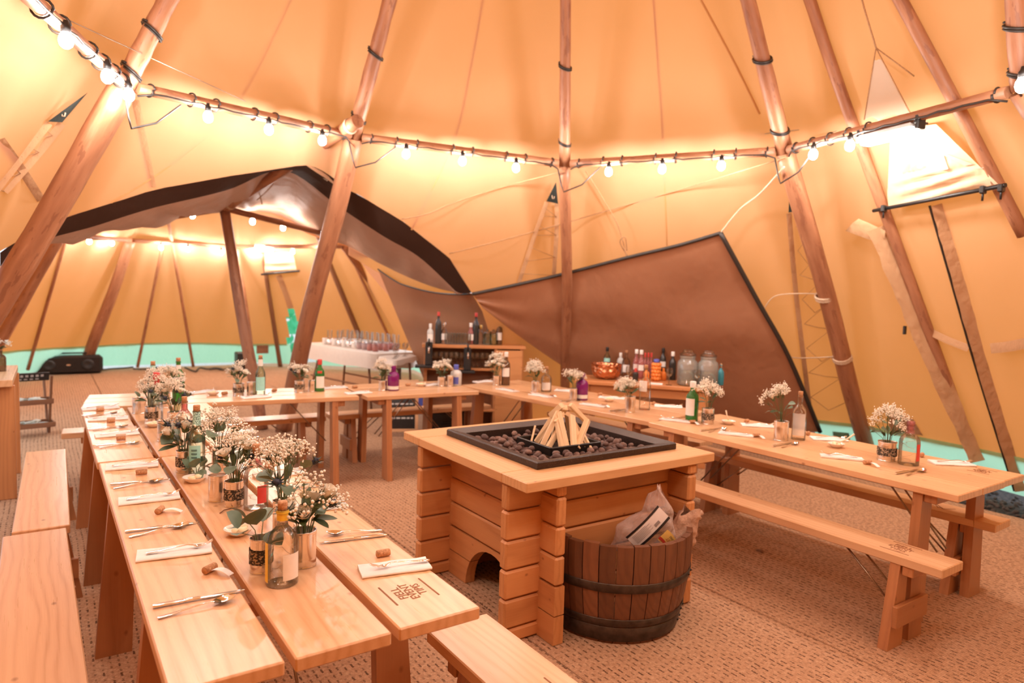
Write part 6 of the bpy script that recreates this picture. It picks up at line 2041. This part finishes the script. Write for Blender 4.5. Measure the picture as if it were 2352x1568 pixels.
# cups and glasses on the long white table
GM = 'cups and glasses on the long white table'
mugm = [MB().lathe([(.0001, 0), (.034, 0), (.038, .01), (.040, .09), (.036, .09), (.034, .012), (.0001, .01)], 12).mesh('cup', mt) for mt in (M['ceramic'], M['tin'], simple('mauve_cup', (.42, .27, .25), .4), simple('red_cup', (.42, .15, .12), .4))]
r3 = random.Random(5)
for i in range(11):
    for j in range(3):
        p = TA + e1 * (.16 + .066 * i) + nn * (.30 + .25 * j); k = (i * 2 + j) % 2 if i < 6 else (2 if i < 9 else 3)
        k = 3 if i < 2 else 2 if i < 4 else (i + j) % 2
        o = link('cup', mugm[k], None, p + Vector((0, 0, .001 + .0)), (0, 0, 0)); tag(o, ('red', 'mauve', 'pale')[0 if k == 3 else 1 if k == 2 else 2] + f' cup on the long white table, {ORD[i]} from its near end, ' + ('front', 'middle', 'back')[j] + ' row', 'cup', ('red', 'mauve', 'pale')[0 if k == 3 else 1 if k == 2 else 2] + ' cups on the long white table')
        if j == 2 or i % 2: 
            o = link('tumbler', TG, None, p + Vector((0, 0, .092))); tag(o, f'glass stacked on the {ORD[i]} cup from the near end, ' + ('front', 'middle', 'back')[j] + ' row, long white table', 'glass', 'stacked glasses on the long white table')
for i in range(5):
    o = link('wine_glass', WG, None, N_ + e2 * (.2 + .15 * i) + (L_2 - N_) * (.25 + .12 * (i % 3)) + Vector((0, 0, .002))); tag(o, f'clear glass on the small white table left of the bar, {ORD[i]} from its left', 'glass', 'glasses on the small white table')
# blue crate, chalkboard, dark crates
bc_ = thing('plastic_crate', 'blue plastic crate on the floor under the small white table', 'crate', PY(932, 900, 7.9) * 1); bc_.location.z = 0
for s_ in (-1, 1):
    MB().board(.36, .012, .20, .003).obj('side', M['blue'], bc_, (0, s_ * .13, .10)); MB().board(.26, .012, .20, .003, Matrix.Rotation(PI / 2, 4, 'Z')).obj('side', M['blue'], bc_, (s_ * .18, 0, .10))
MB().board(.36, .26, .012, .002).obj('bottom', M['blue'], bc_, (0, 0, .008))
for (loc, sz, lab, mat) in (((4.55, 4.62, 0), (.42, .30, .28), 'grey storage crate on the floor between the right tables and drinks table', simple('grey_crate', (.11, .10, .11), .5)), ((3.42, 6.10, 0), (.40, .26, .34), 'black storage crate on the floor in front of the bar', M['plastic'])):
    t = thing('storage_crate', lab, 'crate', loc, math.atan2(bd.y, bd.x))
    MB().board(sz[0], sz[1], sz[2], .012).obj('box', mat, t, (0, 0, sz[2] / 2)); MB().board(sz[0] + .02, sz[1] + .02, .03, .008).obj('lid', mat, t, (0, 0, sz[2] + .012))
    MB().board(.12, .012, .03, .004).obj('handle', M['plastic'], t, (0, -sz[1] / 2 - .006, sz[2] * .7))
cbd = thing('chalkboard', 'wood-framed chalkboard leaning behind the far right bench', 'sign', (3.10, 6.52, 0), math.atan2(bd.y, bd.x) + .05, None)
cbd.rotation_euler = (-.22, 0, math.atan2(bd.y, bd.x) + .05)
for s_ in (-1, 1): MB().board(.62, .022, .034, .003, Matrix.Rotation(PI / 2, 4, 'Y')).obj('frame', M['pine'], cbd, (s_ * .16, 0, .31))
for z in (.08, .60): MB().board(.32, .022, .034, .003).obj('frame', M['pine'], cbd, (0, 0, z))
bo = MB().board(.31, .010, .50, .001).obj('board', M['plastic'], cbd, (0, .004, .34))
m = MB(); r3 = random.Random(6)
for i in range(5):
    x = -.11
    while x < .10:
        w_ = r3.uniform(.02, .05); m.board(w_, .0015, .016, .0004, Matrix.Translation((x + w_ / 2, -.0065, .17 - i * .075))); x += w_ + .012
m.obj('chalk_scribble', simple('chalk', (.62, .60, .58), .9), bo)
# ---- speakers in the far tent
sp = thing('party_speaker', 'long black party speaker with blue glowing end on the far floor', 'speaker', P(158, 858, 0), -.03)
MB().board(.98, .28, .30, .05).obj('cabinet', M['plastic'], sp, (0, .0, .16))
gr = MB(); gr.board(.90, .012, .24, .02); gr.obj('grille', M['black'], sp, (0, -.142, .16))
for s_ in (-.27, .27):
    MB().lathe([(.0001, 0), (.05, .004), (.085, .012), (.092, .004), (.095, 0)], 18, M=Matrix.Translation((s_, -.149, .16)) @ Matrix.Rotation(PI / 2, 4, 'X')).obj('cone', M['plastic'], sp)
MB().board(.06, .008, .025, .003).obj('badge', M['steel'], sp, (0, -.150, .16))
MB().board(.02, .20, .22, .008).obj('light_ring', emitter('blue_glow', (.05, .35, 1.0), 2.2), sp, (-.495, 0, .16))
MB().tube([(-.30, 0, .30), (-.28, 0, .345), (.28, 0, .345), (.30, 0, .30)], .014, 8).obj('handle', M['plastic'], sp)
s2 = thing('speaker_box', 'small black upright speaker box beside the far front pole', 'speaker', PY(558, 846, 12.6)); s2.location.z = 0
MB().board(.24, .24, .38, .012).obj('cabinet', M['plastic'], s2, (0, 0, .19)); 
for z, r in ((.12, .08), (.28, .04)): MB().lathe([(.0001, .002), (r * .6, .006), (r, .012), (r * 1.08, 0)], 16, M=Matrix.Translation((0, -.121, z)) @ Matrix.Rotation(PI / 2, 4, 'X')).obj('cone', M['black'], s2)
m = MB(); m.board(.22, .02, .16, .004); o = m.obj('small_sign', M['dark_wood'], None, F2_(603, 802, .2)); tag(o, 'small brown sign hanging low on the far canvas beside the front pole', 'sign')
for i, (u, v) in enumerate(((262, 846), (350, 846), (470, 847), (520, 846))):
    m = MB(); r3 = random.Random(i); p = P(u, v + 6, 0)
    m.tube(spline([p + Vector((-.3 + .12 * k, r3.uniform(-.15, .15), .02 + r3.uniform(0, .05))) for k in range(6)], 20), .016, 6); o = m.obj('cable_coil', M['cable'])
    tag(o, ('black cable on the far floor next to the party speaker', 'black cable lying at the foot of the left slim pole', 'black cable lying at the foot of the right slim pole', 'black cable on the far floor left of the small speaker box')[i], 'cable')
# ---- side table and ladder shelf at the left edge
lt = thing('side_table', 'tall wooden side table cut off by the left edge', 'table', (0, 0, 0)); zt = .86
c1_, c2_ = P(28, 872, zt), P(41, 838, zt)
lt.location = (c1_.x, c1_.y, 0); ex = Vector((c2_.x - c1_.x, c2_.y - c1_.y, 0)); an = math.atan2(ex.y, ex.x); lt.rotation_euler = (0, 0, an); LL = ex.length
MB().board(LL, .60, .05, .004).obj('tabletop', M['pine'], lt, (LL / 2, .30, zt - .025))
for x in (.10, LL - .12):
    for y in (.05, .50): MB().board(zt - .05, .12, .05, .004, Matrix.Rotation(PI / 2, 4, 'Y')).obj('leg', M['bar_wood'], lt, (x, y, (zt - .05) / 2))
vb = bottle('dark bottle vase on the side table at the left edge', (2, 852), .16, .035, 'squat', 'g_brown', None, wire=False, z=zt)
bouquet('small flower sprig in the bottle at the left edge', Vector(vb.location) + Vector((0, 0, .15)), .04, .07, 1, 1, 0, 0, 6, 71, True)
lad = thing('ladder_shelf', 'small dark wooden ladder shelf beside the left side table', 'shelf', P(72, 1000, 0), .18); lad.scale = (.95, .8, .66)
W_ = .34
for s_ in (-1, 1):
    MB().board(.95, .03, .022, .003, Matrix.Translation((s_ * W_ / 2, -.02, .45)) @ Matrix.Rotation(.22, 4, 'X') @ Matrix.Rotation(PI / 2, 4, 'Y')).obj('rail', M['dark_wood'], lad)
    MB().board(.90, .03, .022, .003, Matrix.Translation((s_ * W_ / 2, .24, .43)) @ Matrix.Rotation(-.26, 4, 'X') @ Matrix.Rotation(PI / 2, 4, 'Y')).obj('rail', M['dark_wood'], lad)
for i, (z, y, dep) in enumerate(((.14, -.04, .26), (.48, .02, .22))):
    tr3 = MB().board(W_ + .04, dep, .014, .002).obj('tray', M['dark_wood'], lad, (0, y + .03, z))
    for s_ in (-1, 1):
        MB().board(W_ + .04, .014, .07, .002).obj('tray_side', M['dark_wood'], tr3, (0, s_ * dep / 2, .035)); MB().board(dep, .014, .07, .002, Matrix.Rotation(PI / 2, 4, 'Z')).obj('tray_side', M['dark_wood'], tr3, (s_ * (W_ / 2 + .02), 0, .035))
hb_ = MB().board(W_ + .02, .02, .13, .004).obj('header_board', M['plastic'], lad, (0, .08, .88), (.25, 0, 0))
m = MB()
for i in range(6): m.board(.026, .002, .035, .0005, Matrix.Translation((-.11 + .045 * i, -.012, .02)))
for i in range(4): m.board(.03, .002, .018, .0005, Matrix.Translation((-.08 + .05 * i, -.012, -.032)))
m.obj('header_lettering', simple('grey_print', (.45, .42, .40), .8), hb_)
sb = [MB().board(.075, .05, .016, .004).mesh('sachet', simple('pale_sachet', c, .6)) for c in ((.62, .62, .54), (.50, .55, .50))]
r3 = random.Random(8); Lm = Matrix.Translation(lad.location) @ Matrix.Rotation(.18, 4, 'Z') @ Matrix.Diagonal((.95, .8, .66, 1))
for i, (z, y) in enumerate(((.165, -.01), (.505, .05))):
    for k in range(14):
        o = link('sachet', sb[k % 2], None, Lm @ Vector((r3.uniform(-.14, .14), y + r3.uniform(-.07, .07), z + .02 * (k // 5) + .004)), (r3.uniform(-.3, .3), r3.uniform(-.3, .3), r3.uniform(0, 6)))
        tag(o, 'small pale packet heaped in the ' + ('lower', 'upper')[i] + ' tray of the ladder shelf', 'packet', 'packets in the ' + ('lower', 'upper')[i] + ' ladder tray')
# dry leaf and crumbs on the matting
m = MB(); r3 = random.Random(3)
lf = round_leaf(9, .035, .3); lf2 = lf.mesh('dry_leaf', M['dark_wood']); o = link('dry_leaf', lf2, None, P(1752, 1272, 0) + Vector((0, 0, .006)), (.1, 0, 1)); tag(o, 'dark dry leaf on the matting under the front right bench', 'leaf')
o = link('twig', MB().tube([(0, 0, 0), (.03, .004, .003), (.065, -.002, 0)], .0022, 5).mesh('twig', M['dark_wood']), None, P(505, 1180, T) + Vector((0, 0, .003)), (0, 0, .7)); tag(o, 'short dark twig lying beside the second lace tin', 'twig')
